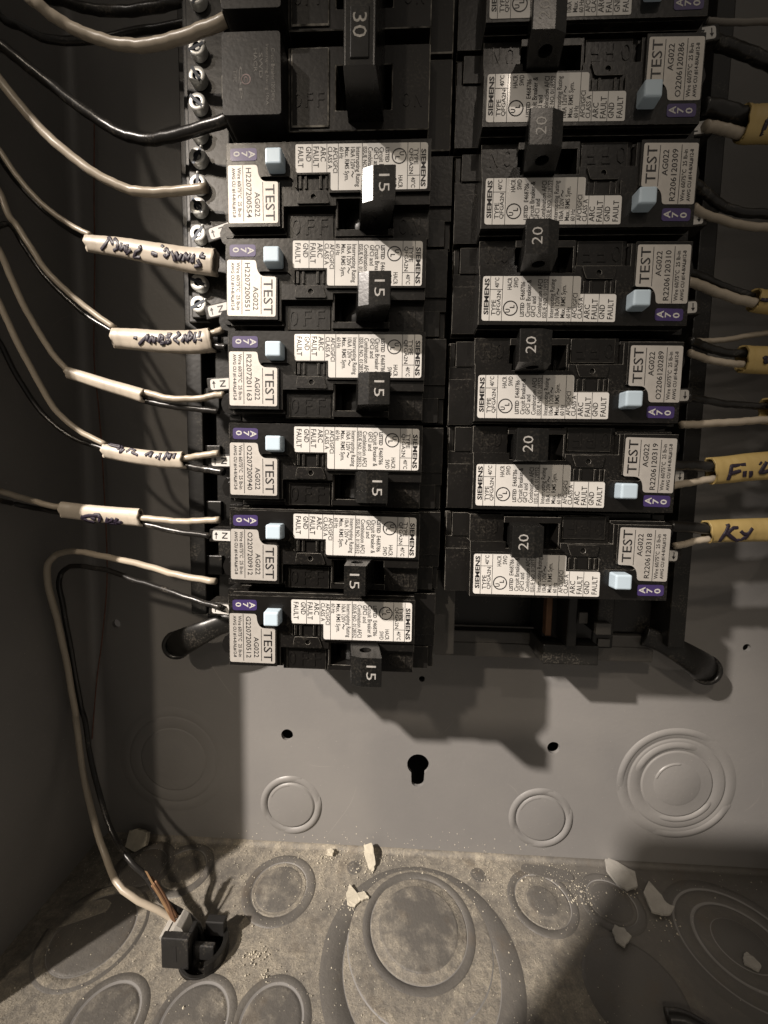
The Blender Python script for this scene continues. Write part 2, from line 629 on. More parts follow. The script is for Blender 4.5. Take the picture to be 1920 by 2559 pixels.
def arc_gap(mb, cx, cy, r0, r1, h0, h1, a0, a1, fn=None, n=40, mi=0):
    """raised rounded band along an arc, fading at both ends"""
    fn = fn or (lambda a, b, c: (a, b, c))
    K = 7
    vs = []
    for i in range(n + 1):
        t = i / n
        a = a0 + (a1 - a0) * t
        fade = min(1, 6 * t, 6 * (1 - t))
        for k in range(K):
            q = k / (K - 1)
            r = r0 + (r1 - r0) * q
            z = h0 + (h1 - h0) * sin(pi * q) ** 0.7 * fade
            vs.append(fn(cx + r * cos(a), cy + r * sin(a), z))
    fs = []
    for i in range(n):
        for k in range(K - 1):
            fs.append((i * K + k, i * K + k + 1, (i + 1) * K + k + 1, (i + 1) * K + k))
    mb.add(vs, fs, mi, True)


def wall_knockout(c, radii, name='knockout'):
    mb = MB()
    prof = []
    rr = sorted(radii)
    up = 0.55
    for i, r in enumerate(rr):
        lo = 0.10
        if i == 0:
            prof += [(0, up)]
        prof += [(r - 0.9, up), (r - 0.35, up - 0.08), (r - 0.12, lo), (r + 0.12, lo)]
        if i < len(rr) - 1:
            prof += [(r + 0.4, up * 0.85), (r + 1.0, up)]
        else:
            prof += [(r + 0.3, 0.04)]
    mb.lathe(prof, 72, c[0], c[1])
    return mb.build(name, M['paint'], bp, O)


def lips(c, arcs, parent):
    mb = MB()
    for r0, r1, h, a0, a1 in arcs:
        arc_gap(mb, c[0], c[1], r0, r1, 0.3, 0.3 + h, radians(a0), radians(a1))
    mb.build('pressed_lip', M['paint'], parent, (0, YF, 0))


def kd(c, r, parent, prof, mats, mis=None, name='knockout', seg=64, fn=None):
    mb = MB()
    mb.lathe(prof, seg, c[0], c[1], fn=fn, mis=mis)
    return mb.build(name, mats, parent, O)


for c, flip in (((-61.7, -232.8), 0), ((53.4, -232.8), 0)):
    # inner slug, dark slit, pressed outer ring whose lips rise at upper left and lower right
    k = kd(c, 11, bp, [(0, .75), (10.1, .75), (10.75, .62), (11.0, .06), (11.35, .06), (11.6, .42), (12.4, .62), (13.4, .50), (14.4, .03)], M['paint'])
    lips(c, [(11.3, 14.4, 0.75, 70, 215), (11.3, 14.4, 0.75, -110, 20), (9.0, 10.9, 0.55, 80, 170), ], k)
for c in ((112.0, -213.0), (-117.6, -213.0)):
    prof = [(0, 1.0), (9.4, 1.0), (10.0, .78), (10.3, .72), (14.7, .80), (15.25, .74), (15.4, .40), (15.7, .40), (16.0, .62), (20.2, .62), (20.8, .5),
            (21.0, .25), (21.4, .25), (21.7, .45), (24.6, .4), (25.9, .03)]
    if c[0] < 0:
        prof = [(r_, .03 + (z_ - .03) * .45) for r_, z_ in prof]
    k = kd(c, 25, bp, prof, M['paint'])
    if c[0] < 0:
        continue
    lips(c, [(22.6, 25.9, 0.7, 55, 190), (22.6, 25.9, 0.7, -110, -20), (16.2, 20.0, 0.95, 60, 170), (15.6, 18.4, .8, -120, -20), (8.6, 10.3, .95, 70, 180)], k)

# floor knockouts: dusty slugs, wiped rings
D3 = [M['dust'], M['dust_light'], M['dust_disc'], M['paint']]


def floor_ko(c, r, ro, dots=True, dist=0, rin=None, clean_ring=True, up=0.5):
    rin = rin or r * 0.82
    prof = [(0, up), (rin - 0.5, up), (rin, up - .12), (rin + .3, up * .45), (r - .5, up * .5), (r - .15, .30), (r, .07), (r + .25, .07),
            (r + .5, up * .72), (ro - 1.0, up * .8), (ro - .3, up * .5), (ro, .03)]
    mis = [2, 2, 2, 0, 0, 0, 0, 3, 1, 1, 1]
    return kd(c, r, btm, prof, D3, mis, fn=fl)


floor_ko((-61.2, 20.1), 11.1, 15.2, rin=9.3)
floor_ko((49.0, 18.6), 10.6, 14.0, rin=5.8)
floor_ko((-106.0, 14.2), 9.0, 12.6, rin=6.0)
floor_ko((77.5, 17.6), 9.0, 12.6, rin=7.6)
# the large nested one, rings drawn towards the front
kd((-2.5, 43.0), 36, btm, [(0, .16), (27.6, .16), (27.9, .05), (28.2, .05), (28.6, .42), (35.0, .42), (36.2, .03)], D3, [0, 0, 3, 1, 1, 1], seg=96, fn=fl)
kd((-2.7, 35.6), 27, btm, [(0, .30), (19.2, .30), (26.2, .52), (26.9, .42), (27.3, .18)], D3, [0, 0, 0, 3], seg=96, fn=fl)
kd((-2.9, 31.5), 21, btm, [(0, .96), (14.6, .96), (15.1, .84), (15.35, .62), (18.0, .66), (18.45, .5), (18.55, .36), (18.85, .36), (19.1, .74), (21.0, .78), (21.7, .53)], D3,
   [2, 2, 2, 0, 0, 0, 3, 1, 1, 1], seg=96, fn=fl)
for c, r in (((-104.1, 64.5), 9.6), ((-75.6, 63.5), 10.0), ((-51.0, 62.0), 9.6)):
    kd(c, r, btm, [(0, .5), (r - 1.2, .5), (r - .4, .38), (r, .06), (r + .3, .06), (r + .7, .4), (r + 2.4, .4), (r + 3.2, .03)], D3, [2, 2, 2, 3, 3, 1, 1], seg=64, fn=fl)
kd((-126.5, 40.5), 12, btm, [(0, .5), (13.0, .5), (13.6, .3), (14.0, .06), (14.3, .06), (14.8, .45), (17.5, .45), (18.6, .03)], D3, [1, 1, 1, 3, 0, 0, 1], seg=64, fn=fl)
kd((-124.0, 14.5), 9, btm, [(0, .5), (8.0, .5), (8.6, .3), (9.0, .06), (9.3, .06), (9.8, .4), (12.0, .4), (13.0, .03)], D3, [1, 1, 1, 3, 1, 1, 1], seg=64, fn=fl)
kd((70.5, 47.0), 15, btm, [(0, .55), (15.0, .55), (15.8, .35), (16.4, .03)], D3, [1, 1, 1], seg=64, fn=fl)
kd((119.0, 31.0), 22, btm, [(0, 1.2), (8.6, 1.2), (9.2, .9), (9.5, .75), (14.0, .8), (14.6, .6), (14.9, .3), (15.2, .3), (15.7, .6), (20.0, .6), (20.8, .2), (21.1, .2), (21.6, .4), (24.5, .4), (25.5, .03)],
   D3, [1, 1, 3, 0, 1, 3, 3, 3, 0, 1, 3, 3, 1, 1], seg=80, fn=fl)
for c in ((-30.7, 8.9), (24.3, 8.9)):
    kd(c, 3, btm, [(0, .25), (2.2, .25), (2.5, .1), (2.8, .3), (3.3, .03)], D3, [1, 1, 1, 1], name='pressed_dimple', seg=28, fn=fl)
for cx, cz, pts in ((56.7, 6.8, [(-11.6, 3.9), (-1.9, 3.7), (7.9, 1.9), (10.0, -1.0), (7.9, -3.4), (2.2, -3.4), (-1.1, -2.4), (-13.3, 0.6)]),
                    (-135.4, 34.1, [(-10.8, -6.5), (-7.7, 2.2), (5.4, 5.4), (8.6, 3.7), (8.8, 0.8), (-4.2, -5.6)])):
    MB().prism(rounded([(cx + a_, cz - b_) for a_, b_ in pts], 1.6), .02, .6, fn=fl).build('pressed_slot', M['dust_light' if cx > 0 else 'dust'], btm, O, bevel=.25)

# grit over the bottom plate
g = MB()
rng = random.Random(3)
for i in range(3000):
    x = rng.uniform(XL + 2, 70) if rng.random() < .95 else rng.uniform(60, 150)
    z = abs(rng.gauss(0, 16)) + 1.2 if rng.random() < .5 else rng.uniform(1, 70)
    if z > 72:
        continue
    r = rng.choice((.08, .1, .12, .15, .22)) * rng.uniform(.7, 1.4)
    if rng.random() < .02:
        r *= 2.3
    y = YF + .45 + r * .5
    a = rng.uniform(0, 6)
    vs = [(x + r * cos(a + t) * rng.uniform(.6, 1.2), y - r * .6, z + r * sin(a + t) * rng.uniform(.6, 1.2)) for t in (0, 1.57, 3.14, 4.7)]
    vs.append((x + rng.uniform(-.3, .3) * r, y + r * rng.uniform(.5, 1), z + rng.uniform(-.3, .3) * r))
    g.add(vs, [(0, 1, 4), (1, 2, 4), (2, 3, 4), (3, 0, 4), (3, 2, 1, 0)])
for cx, cz, nn, sp in ((-62, 44, 60, 3.0), (-56, 50, 30, 2.5), (-42, 4, 60, 3.5), (-25, 9, 50, 3.5), (-30, 26, 30, 3.0), (62, 8, 90, 6), (66, 16, 60, 4), (-2, 33, 25, 2.5), (86, 12, 40, 5), (97, 24, 30, 4)):
    for i in range(nn):                   # powder and crumbs gathered round the chips
        x, z, r = rng.gauss(cx, sp), abs(rng.gauss(cz, sp * .6)) + .6, rng.choice((.1, .12, .16, .22, .34)) * rng.uniform(.8, 1.4)
        y, a = YF + .5 + r * .4, rng.uniform(0, 6)
        vs = [(x + r * cos(a + t) * rng.uniform(.6, 1.2), y - r * .6, z + r * sin(a + t) * rng.uniform(.6, 1.2)) for t in (0, 1.57, 3.14, 4.7)]
        vs.append((x, y + r * rng.uniform(.5, 1), z))
        g.add(vs, [(0, 1, 4), (1, 2, 4), (2, 3, 4), (3, 0, 4), (3, 2, 1, 0)])
for i in range(90):                       # flecks stuck on the back plate above the seam
    x, y = rng.uniform(-100, 60), YF + abs(rng.gauss(0, 6)) + 2
    r = rng.uniform(.12, .3)
    vs = [(x + r * cos(t), y + r * sin(t), .02) for t in (0, 1.6, 3.1, 4.7)] + [(x, y, r)]
    g.add(vs, [(0, 1, 4), (1, 2, 4), (2, 3, 4), (3, 0, 4)])
go = g.build('dust_grit', M['gypsum'])
solo(go, 'scattered drywall grit on the bottom plate', None, kind='stuff')


def chip(name, label, c, pts, th, lift, tilt, m, seed, group='broken drywall chips on the bottom plate'):
    r = random.Random(seed)
    mb = MB()
    out = []
    for i in range(len(pts)):
        p, q = pts[i], pts[(i + 1) % len(pts)]
        for k in range(4):
            t = k / 4
            j = 0 if k == 0 else .22
            out.append((p[0] + (q[0] - p[0]) * t + r.uniform(-j, j), p[1] + (q[1] - p[1]) * t + r.uniform(-j, j)))
    mb.prism(out, 0, th)
    mb.v = [(x + (r.uniform(-.12, .12) if z > 0 else 0), y, z + (r.uniform(-.15, .15) if z > 0 else 0)) for x, y, z in mb.v]
    o = mb.build(name, m, None, bevel=0.12)
    T = Matrix.Translation(Vector((c[0], YF + lift, c[1])) * S)
    o.matrix_world = UP @ T @ Matrix.Rotation(tilt[0], 4, 'X') @ Matrix.Rotation(tilt[1], 4, 'Y') @ Matrix.Rotation(tilt[2], 4, 'Z')
    o['label'] = label
    o['category'] = 'debris chip'
    o['group'] = group
    return o


FT = -pi / 2
chip('drywall_chip', 'creamy folded drywall flake leaning on the back plate above the big knockout', (-25.0, 6.5), [(-2.2, 4.6), (1.6, 5.6), (3.6, -1.0), (3.0, -4.4), (1.0, -3.6), (-1.2, .5)], 1.5, 2.2, (-1.0, .15, 0), M['gypsum'], 1)
chip('drywall_chip', 'notched creamy chip lying left of the big round knockout', (-28.3, 22.5), [(-3.3, 4.8), (-4.2, 0.9), (-3.3, -3.1), (-0.1, -3.9), (2.0, -1.5), (5.5, -0.3), (3.1, 2.0), (0.3, 1.1)], 0.8, .9, (FT + .06, 0, 0), M['gypsum'], 2)
chip('drywall_chip', 'pale long flake in the shadow against the back seam, uppermost on the right', (86.3, 6.7), [(-3.3, 6.3), (-0.7, 6.8), (7.5, 1.4), (5.0, -5.0), (-0.2, -6.8), (-3.4, -4.1), (-4.9, 1.4)], 1.0, 1.4, (FT + .06, 0, 0), M['gypsum_grey'], 3)
chip('drywall_chip', 'pale curved flake to the right of the small right-hand knockout', (96.8, 17.6), [(0.5, 8.3), (-4.5, 3.4), (-5.4, -4.0), (-2.1, -5.0), (1.5, -4.5), (5.2, -1.4), (2.7, -0.6), (2.0, 3.8)], 1.0, 1.2, (FT + .05, 0, 0), M['gypsum_grey'], 4)
chip('drywall_chip', 'small pale ragged chip in the dark right part of the floor', (74.1, 31.0), [(-0.4, 3.4), (-2.6, 1.0), (-2.8, -2.5), (-0.5, -4.0), (3.9, -0.4), (2.3, 2.4)], 0.8, 1.2, (FT + .05, 0, 0), M['gypsum_grey'], 5)
chip('drywall_chip', 'narrow dull chip at the right edge of the photo', (116.9, 37.3), [(-2.0, 1.1), (0.6, 2.8), (1.8, 1.3), (2.6, -1.2), (0.1, -2.9), (-3.1, -1.0)], 0.8, 1.6, (FT + .05, 0, 0), M['gypsum_grey'], 6)
chip('drywall_chip', 'tan lump in the shaded left back corner', (-133.0, 4.2), [(-4.6, 3.8), (-1.0, 4.6), (4.6, 3.4), (5.0, -1.6), (1.0, -3.8), (-4.4, -2.2)], 2.4, 2.6, (-.6, 0, 0), M['gypsum'], 7)
chip('drywall_chip', 'tiny creamy crumb left of the leaning flake by the seam', (-42.2, 4.0), [(-1.6, .8), (-.2, 1.4), (1.7, .4), (1.2, -1.2), (-1.2, -1.0)], 1.6, 1.0, (FT, 0, 0), M['gypsum'], 8)

# ------------------------------------------------------------------ interior base, rails, neutral bar, bus
bus = thing('interior_bus_frame', 'black plastic interior frame with splayed feet carrying breakers and neutral screws', 'bus frame', (0, -150, 0))
B0 = (0, -150, 0)
MB().box(-99, -92.5, -137, 330, 9, 15.5).box(-88.5, -70, -137, 330, 7, 12.5).box(-97, -70, -137, 330, 5, 6.8).build('side_rail', M['base'], bus, B0, bevel=.4)
rl = MB()
for k in range(11):
    y = 86 - k * 22.5
    rl.box(-92.8, -86.2, y - 4, y + 4, 7.2, 14.2)
rl.build('rail_rib', M['base'], bus, B0, bevel=.3)
MB().box(89.5, 95.5, -142, 330, 5, 22).build('side_rail', M['base'], bus, B0, bevel=.4)
MB().box(-70, 89.4, -140.5, 330, 4, 9).build('base_plate', M['base'], bus, B0, bevel=.3)
MB().box(2, 89, -151.5, -145.5, 12.5, 14.5).box(2, 89, -145.6, -140.7, 9.2, 14.4).build('steel_flange', M['steel_dark'], bus, B0, bevel=.5)


def foot(x0, y0, x1, y1):
    mb = MB()
    prof = [(0.0, 7.6, 16), (.18, 7.2, 17), (.4, 6.4, 18), (.65, 6.2, 16), (.85, 6.6, 12), (1.0, 5.2, 9)]
    pts = [(x0 + (x1 - x0) * t, y0 + (y1 - y0) * (t ** 1.35), z) for t, r, z in prof]
    # flattened lobe with a turned-up toe
    mb.tube(pts, 5.6, seg=24, rz=2.4, taper=lambda t: (.72 + .32 * min(1, max(0, (t - .25) / .45))) if t < .84 else max(.1, 1.04 * math.sqrt(max(0, 1 - ((t - .84) / .16) ** 2))))
    # rolled rim round the toe
    ux, uy = pts[-1][0] - pts[-2][0], pts[-1][1] - pts[-2][1]
    L = math.hypot(ux, uy)
    ux, uy = ux / L, uy / L
    cx, cy = pts[-2][0], pts[-2][1]
    rim = []
    for k in range(13):
        a = radians(-115 + 230 * k / 12)
        rim.append((cx + 5.2 * (cos(a) * ux * 1.1 - sin(a) * uy), cy + 5.2 * (cos(a) * uy * 1.1 + sin(a) * ux), 12.6))
    mb.tube(rim, 1.0, seg=8)
    return mb


foot(-80, -139, -112, -155).build('mounting_foot', M['base'], bus, B0)
foot(84, -140, 116, -158).build('mounting_foot', M['base'], bus, B0)
MB().box(41.6, 43.8, -137, 0, 21, 27).build('bus_bar', M['copper'], bus, B0, bevel=.3)
ib = MB()
ib.box(40, 60, -146.5, -139, 14.2, 30).box(41.5, 60, -138.9, -118, 9.2, 24).box(46.6, 50, -138, -112, 24, 34).box(55, 60, -132, -112, 24, 38)
ib.box(62, 70, -144, -118, 9.2, 20).box(72, 88, -140, -112, 9.2, 13)
ib.build('stab_support', M['base'], bus, B0, bevel=.5)
MB().box(53.6, 58.6, -131, -127, 38.05, 40).box(50, 53, -129, -125, 34, 35.2).build('stab_clip', M['steel_dark'], bus, B0, bevel=.3)
MB().box(64, 68.5, -143, -140, 20.1, 20.8).build('stab_clip', M['steel_dark'], bus, B0, bevel=.2)
MB().box(-1.5, 6.2, -139.5, -110, 26, 40.5).box(-1.5, 6.4, -139.9, -134.8, 33, 39).build('centre_spine', M['steel_dark'], bus, B0, bevel=.5)
MB().box(-6, 6, -128, 330, 9.2, 30).build('centre_block', M['base'], bus, B0, bevel=.5)

# neutral bar with its screws
nb = MB().box(-86.5, -72.5, -28, 330, 22, 36).build('neutral_bar', M['base'], bus, B0, bevel=.6)


def screw(x, y, z, ang, parent, r=2.75):
    mb = MB()
    mb.lathe([(0, z - .75), (r * .98, z - .75)], 28, x, y)
    mb.lathe([(r * .50, z - .2), (r * .86, z), (r, z - .35), (r, z - 2.4)], 28, x, y, mis=[0, 0, 0])
    mb.lathe([(0, z - .9), (r * .48, z - .62), (r * .50, z - .2)], 28, x, y, mis=[1, 1])
    c, s_ = cos(ang), sin(ang)
    hw, L = .48, r * 1.03
    q = [(-L, -hw), (L, -hw), (L, hw), (-L, hw)]
    vs = [(x + a * c - b * s_, y + a * s_ + b * c, z + .02) for a, b in q]
    mb.add(vs, [(0, 1, 2, 3)], 1)
    gx, gy = x + L * .98 * c, y + L * .98 * s_
    mb.lathe([(0, z + .35), (.35, z + .3), (.5, z - .1)], 10, gx, gy)
    mb.build('terminal_screw', [M['zinc'], M['slot']], parent, B0)


M['slot'] = mat('screw_slot', (0.03, 0.035, 0.045), 0.35, metal=.6)
sy = [69.0, 54.3, 46.1, 38.4, 29.9, 22.4, 14.3, 7.2, -1.2, -8.0, -16.4, -23.4]
for i, y in enumerate(sy):
    screw(-79.6 - .12 * i, y, 40.2, [1.2, .4, -1.0, -.7, 0.6, 1.05, 1.5, -.95, .9, .7, -.4, .5][i], bus)
# sockets between bar and breakers
MB().box(-84.5, -70.5, -27, 330, 36, 37.6).build('screw_carrier', M['base'], bus, B0, bevel=.5)

# ------------------------------------------------------------------ breakers
RATE = rounded([(-44.17, 10.99), (-8.2, 10.82), (-8.2, -.93), (-34.5, -.93), (-34.5, 3.72), (-44.15, 3.72)], [.5, .8, .7, .7, .15, .7])
SER = rounded([(-62.9, 6.11), (-54.7, 6.05), (-54.4, 3.3), (-53.2, 1.75), (-49.0, 1.62), (-49.1, -9.15), (-62.95, -9.0)], [.6, .8, 1.2, 1.2, .6, .6, .6])
TAG = rounded([(-62.1, 10.35), (-54.7, 10.35), (-54.7, 7.15), (-62.1, 7.15)], .8)
ZF = 58.8
PL = ZF + .10          # label surface
PT = PL + .035         # print


def rate_print():
    m = MB()
    z = PT
    t = [('SIEMENS', -10.0, -8.65, 9.2, -.35, .022), ('TYPE', -11.95, -10.75, 9.4, 5.3, 0), ('QFGA2N', -13.35, -12.1, 9.4, 2.9, 0),
         ('40\u00b0C', -12.6, -11.4, 2.1, -.55, 0), ('HACR', -16.1, -14.85, 2.6, -.55, 0), ('SWD', -17.75, -16.5, 2.0, -.55, 0),
         ('LISTED', -19.65, -18.55, 9.7, 6.0, .015), ('E468786', -19.65, -18.45, 5.2, .5, 0), ('Circuit Breaker &', -21.3, -20.0, 9.8, .0, 0),
         ('GFCI and', -22.75, -21.45, 9.8, 4.4, 0), ('Combination AFCI', -24.35, -23.05, 9.9, -.1, 0), ('ISSUE NO. 0128552', -25.75, -24.6, 10.0, -.2, 0),
         ('Interrupting Rating', -27.6, -26.35, 10.0, -.1, 0), ('10kA 120V', -29.1, -27.85, 10.0, 4.3, 0), ('Max. RMS Sym.', -30.65, -29.4, 10.0, 1.4, 0),
         ('60 Hz', -32.15, -30.95, 10.1, 7.1, 0), ('AFCI/GFCI', -33.85, -32.6, 10.1, 3.5, 0), ('CLASS A', -35.3, -34.05, 10.2, 4.6, 0),
         ('ARC', -37.3, -35.8, 10.3, 6.5, 0), ('FAULT', -39.3, -37.75, 10.3, 5.0, 0), ('GND', -41.3, -39.8, 10.3, 6.5, 0), ('FAULT', -43.5, -42.0, 10.3, 5.0, 0)]
    for s, a, b, c, d, bo in t:
        base = 'C' if any(ch in s for ch in 'gy') else None
        put_text(m, s, a, b, c, d, z, bo + .010, base=base)
    put_text(m, '~', -28.85, -28.15, 3.9, 2.3, z, -.012)
    for u, y0, y1 in ((-10.25, 10.8, -.9), (-13.6, 10.85, -.9), (-25.9, 10.9, -.9), (-32.4, 10.9, -.9), (-35.55, 10.95, 3.75), (-39.6, 10.95, 3.75)):
        bar(m, u - .07, u + .07, y0, y1, z)
    bar(m, -13.6, -10.25, 2.5, 2.64, z)
    ring_flat(m, -15.9, 7.5, 1.72, 2.02, z)
    put_text(m, 'U', -15.85, -14.6, 8.65, 7.65, z, .03)
    put_text(m, 'L', -17.0, -15.75, 7.45, 6.65, z, .03)
    return m


def serial_print(num):
    m = MB()
    z = PT
    put_text(m, 'AWG CU #14-8/AL#12-8', -61.9, -60.85, 5.4, -7.5, z, .02)
    put_text(m, 'Wire 60/75\u00b0C  25 lb-in', -60.3, -59.15, 5.4, -7.4, z, .012)
    bar(m, -58.82, -58.66, 6.0, -8.6, z)
    if num:
        put_text(m, num, -57.9, -56.4, 5.3, -7.6, z, .008)
    put_text(m, 'AG022', -55.55, -54.05, -1.0, -7.4, z, .008)
    bar(m, -53.32, -53.16, 1.6, -8.5, z)
    put_text(m, 'TEST', -52.55, -49.95, .9, -8.5, z, .006)
    return m


shared = {}
BO = (-35.0, 0.0, 8.0)      # base point of every breaker


def breaker_meshes():
    top = [(-63.2, 11.75), (-7.3, 11.75), (-7.3, -4.3), (-17.45, -4.3), (-17.45, -2.4), (-33.1, -2.4), (-33.1, -4.2), (-47.8, -4.2), (-47.8, -9.95), (-63.2, -9.95)]
    lab = [(-63.2, 11.75), (-7.3, 11.75), (-7.3, -1.45), (-34.9, -1.45), (-34.9, 3.35), (-43.75, 3.35), (-43.75, -.1), (-44.3, .35), (-44.9, 2.2), (-46.0, 3.05), (-53.3, 3.05),
           (-54.3, 2.5), (-53.8, 1.5), (-48.6, 1.4), (-48.6, -9.95), (-63.2, -9.95)]
    b = MB()
    b.box(-62.8, -.75, -12.35, 12.35, 8, 49.6)
    b.prism(top, 49.0, 57.9)
    b.prism(lab, 57.85, ZF)
    b.box(-62.9, -7.5, 11.0, 12.3, 49.5, 55.8, (0, .25))                # shoulder along the upper side
    b.box(-62.9, -47.5, -11.1, -9.8, 49.5, 56.3, (0, .3))               # shoulder under the serial label
    b.box(-47.7, -33.2, -12.1, -4.1, 49.5, 55.4, (.1, .1))              # lower shelf
    b.box(-46.6, -34.0, -11.9, -5.0, 55.3, 55.9, (.25, .25))
    b.box(-17.4, -7.35, -12.1, -4.2, 49.5, 55.4, (.1, .1))
    b.box(-33.6, -17.1, -11.7, -9.6, 49.5, 56.6, (.1, .2))              # rim under the slot
    b.box(-33.2, -32.7, -9.7, -2.5, 49.5, 57.2)
    b.box(-7.5, -.75, -1.3, 12.1, 49.5, 52.3, (.05, .1))
    b.box(-7.5, -.75, -5.0, -1.25, 49.5, 51.5, (.05, 0))
    b.box(-7.5, -2.6, -12.2, -5.0, 49.5, 52.0, (.05, .1))
    b.box(-2.6, -.75, -12.2, -5.0, 49.5, 50.6, (.3, .1))
    b.box(-43.3, -42.6, .0, 3.2, 57.8, 58.5)
    b.box(-41.7, -41.1, .0, 3.2, 57.8, 58.45)
    b.box(-37.6, -37.0, .0, 3.2, 57.8, 58.45)
    b.box(-35.9, -35.4, .0, 3.2, 57.8, 58.4)
    b.prism(rounded([(-43.3, -.6), (-36.0, -.6), (-34.8, -3.9), (-43.9, -3.9)], .5), 57.8, 58.5, [circle(-39.3, -2.2, .75, 16)])
    shared['body'] = b.mesh('case', [M['plastic'], M['edge']], BO)
    # stamped OFF / ON
    shared['stamp'] = []
    for ch, x0, w_, z in (('O', -45.9, 2.3, 55.88), ('F', -42.0, 2.3, 55.88), ('F', -38.1, 2.3, 55.88), ('O', -15.6, 2.2, 55.38), ('N', -12.0, 2.2, 55.38)):
        e = MB()
        put_upright(e, ch, x0, x0 + w_, -10.7, -6.2, z, .2)
        shared['stamp'].append(e.mesh('stamped_letter', M['plastic'], BO))
    # outer end: lug block, clip, tab
    c = MB()
    c.box(-66.6, -62.7, 5.8, 12.3, 12, 52.5, (.5, .4))
    c.box(-65.2, -62.7, -4.5, 5.9, 12, 44.0)
    c.box(-68.2, -62.7, -12.2, -10.2, 14, 49.0, (1.0, .2))
    c.box(-66.0, -62.7, -10.4, -5.0, 14, 43.0)
    c.box(-72.0, -66.4, 9.6, 12.2, 20, 40.0, (.6, .3))
    c.box(-71.5, -68.0, -12.3, -10.4, 20, 38.0, (.6, .2))
    c.prism(rounded([(-68.5, -9.8), (-64.4, -10.6), (-62.9, -7.0), (-64.6, -3.8), (-68.2, -4.2), (-69.4, -7.0)], 1.0), 34, 50.5)
    c.prism(rounded([(-67.2, -8.6), (-64.9, -8.8), (-64.3, -6.8), (-65.4, -5.2), (-67.2, -5.6)], .7), 50.4, 51.3)
    shared['lug'] = c.mesh('terminal_lug', M['plastic'], BO)
    t = MB()
    t.box(-77.6, -62.6, -1.2, 3.7, 36.5, 42.7, (.2, .2))
    shared['tab'] = t.mesh('neutral_tab', M['plastic2'], BO)
    t = MB()
    t.prism(rounded([(-76.2, 3.0), (-64.4, 3.0), (-64.4, -.4), (-76.2, -.4)], [.9, .1, .1, .9]), 42.7, 42.8)
    shared['tablabel'] = t.mesh('neutral_label', M['paper'], BO)
    t = MB()
    put_text(t, 'N', -73.0, -71.1, 2.4, .3, 42.83, .015)
    bar(t, -75.15, -74.85, .1, 1.6, 42.83)
    t.add([(-75.6, 1.5, 42.83), (-74.4, 1.5, 42.83), (-75.0, 2.5, 42.83)], [(0, 1, 2)])
    shared['tabprint'] = t.mesh('print', M['ink'], BO)
    k = MB()
    k.box(-51.65, -46.85, 3.6, 8.15, 57.5, 62.3, (.15, .15))
    shared['button'] = k.mesh('test_button', M['button'], BO)
    l = MB().prism(RATE, ZF + .02, PL)
    shared['rate'] = l.mesh('rating_label', M['paper'], BO)
    shared['rateprint'] = rate_print().mesh('print', M['ink'], BO)
    l = MB().prism(SER, ZF + .02, PL)
    shared['serial'] = l.mesh('serial_label', M['silver'], BO)
    l = MB().prism(TAG, ZF + .02, PL)
    shared['tag'] = l.mesh('date_tag', M['purple'], BO)
    t = MB()
    put_text(t, 'A', -56.95, -55.15, 9.65, 7.75, PT, .02)
    put_text(t, '7', -58.95, -57.3, 9.5, 8.1, PT, .02)
    put_text(t, '0', -61.2, -59.4, 9.6, 8.2, PT, .02)
    shared['tagprint'] = t.mesh('print', M['white'], BO)


breaker_meshes()


def handle_mesh(lean, yb=-9.95, yt=-1.75):
    """toggle: outline in the (u, z) plane swept along y, lock hole right through"""
    base_l, base_r = -26.9, -19.8
    if lean:
        out = [(-27.6, 49.8), (-26.8, 56.0), (-26.0, 60.5), (-24.9, 67.6), (-22.05, 68.7), (-16.35, 68.7), (-17.6, 61.0), (-18.6, 57.0), (-19.2, 49.8)]
        hc = (-21.4, 63.6)
    else:
        out = [(-29.2, 49.8), (-29.0, 57.0), (-27.9, 61.0), (-27.75, 68.7), (-21.85, 68.7), (-21.2, 61.0), (-20.4, 57.0), (-20.2, 49.8)]
        hc = (-24.8, 63.8)
    mb = MB()
    fn = lambda a, b, c: (a, c, b)
    ol = rounded(out, [.1, .6, .6] + ([.15] if lean else []) + [.15, .35, .6, .6, .1], 3)
    mb.prism(ol, yb + 3.2, yt, [circle(hc[0], hc[1], 1.7, 20)], fn=fn)
    mb.prism(ol, yb, yb + 3.2, fn=fn)
    # barrel the toggle turns on
    mb.prism([(-25.0 + 7.4 * cos(pi * i / 14), 47.0 + 7.0 * sin(pi * i / 14)) for i in range(15)], -9.4, -2.5, fn=fn, smooth=True)
    return mb


shared['h_on'] = handle_mesh(True).mesh('toggle_handle', M['handle'], BO)
shared['h_mid'] = handle_mesh(False).mesh('toggle_handle', M['handle'], BO)


def number(txt, u0):
    t = MB()
    put_text(t, txt, u0 + .1, u0 + 2.7, -3.9, -8.0, 68.74, -.004)
    return t.mesh('number', M['grey_print'], BO)


shared['n15'] = number('15', -20.7)
shared['n20'] = number('20', -20.7)
shared['n15m'] = number('15', -26.3)


def seat(cx, cy, dx, dy, deg):
    # a label stuck on slightly off its place
    c = Vector((cx - BO[0], cy, 0)) * S
    return Matrix.Translation(Vector((dx, dy, 0)) * S) @ Matrix.Translation(c) @ Matrix.Rotation(radians(deg), 4, 'Z') @ Matrix.Translation(-c)


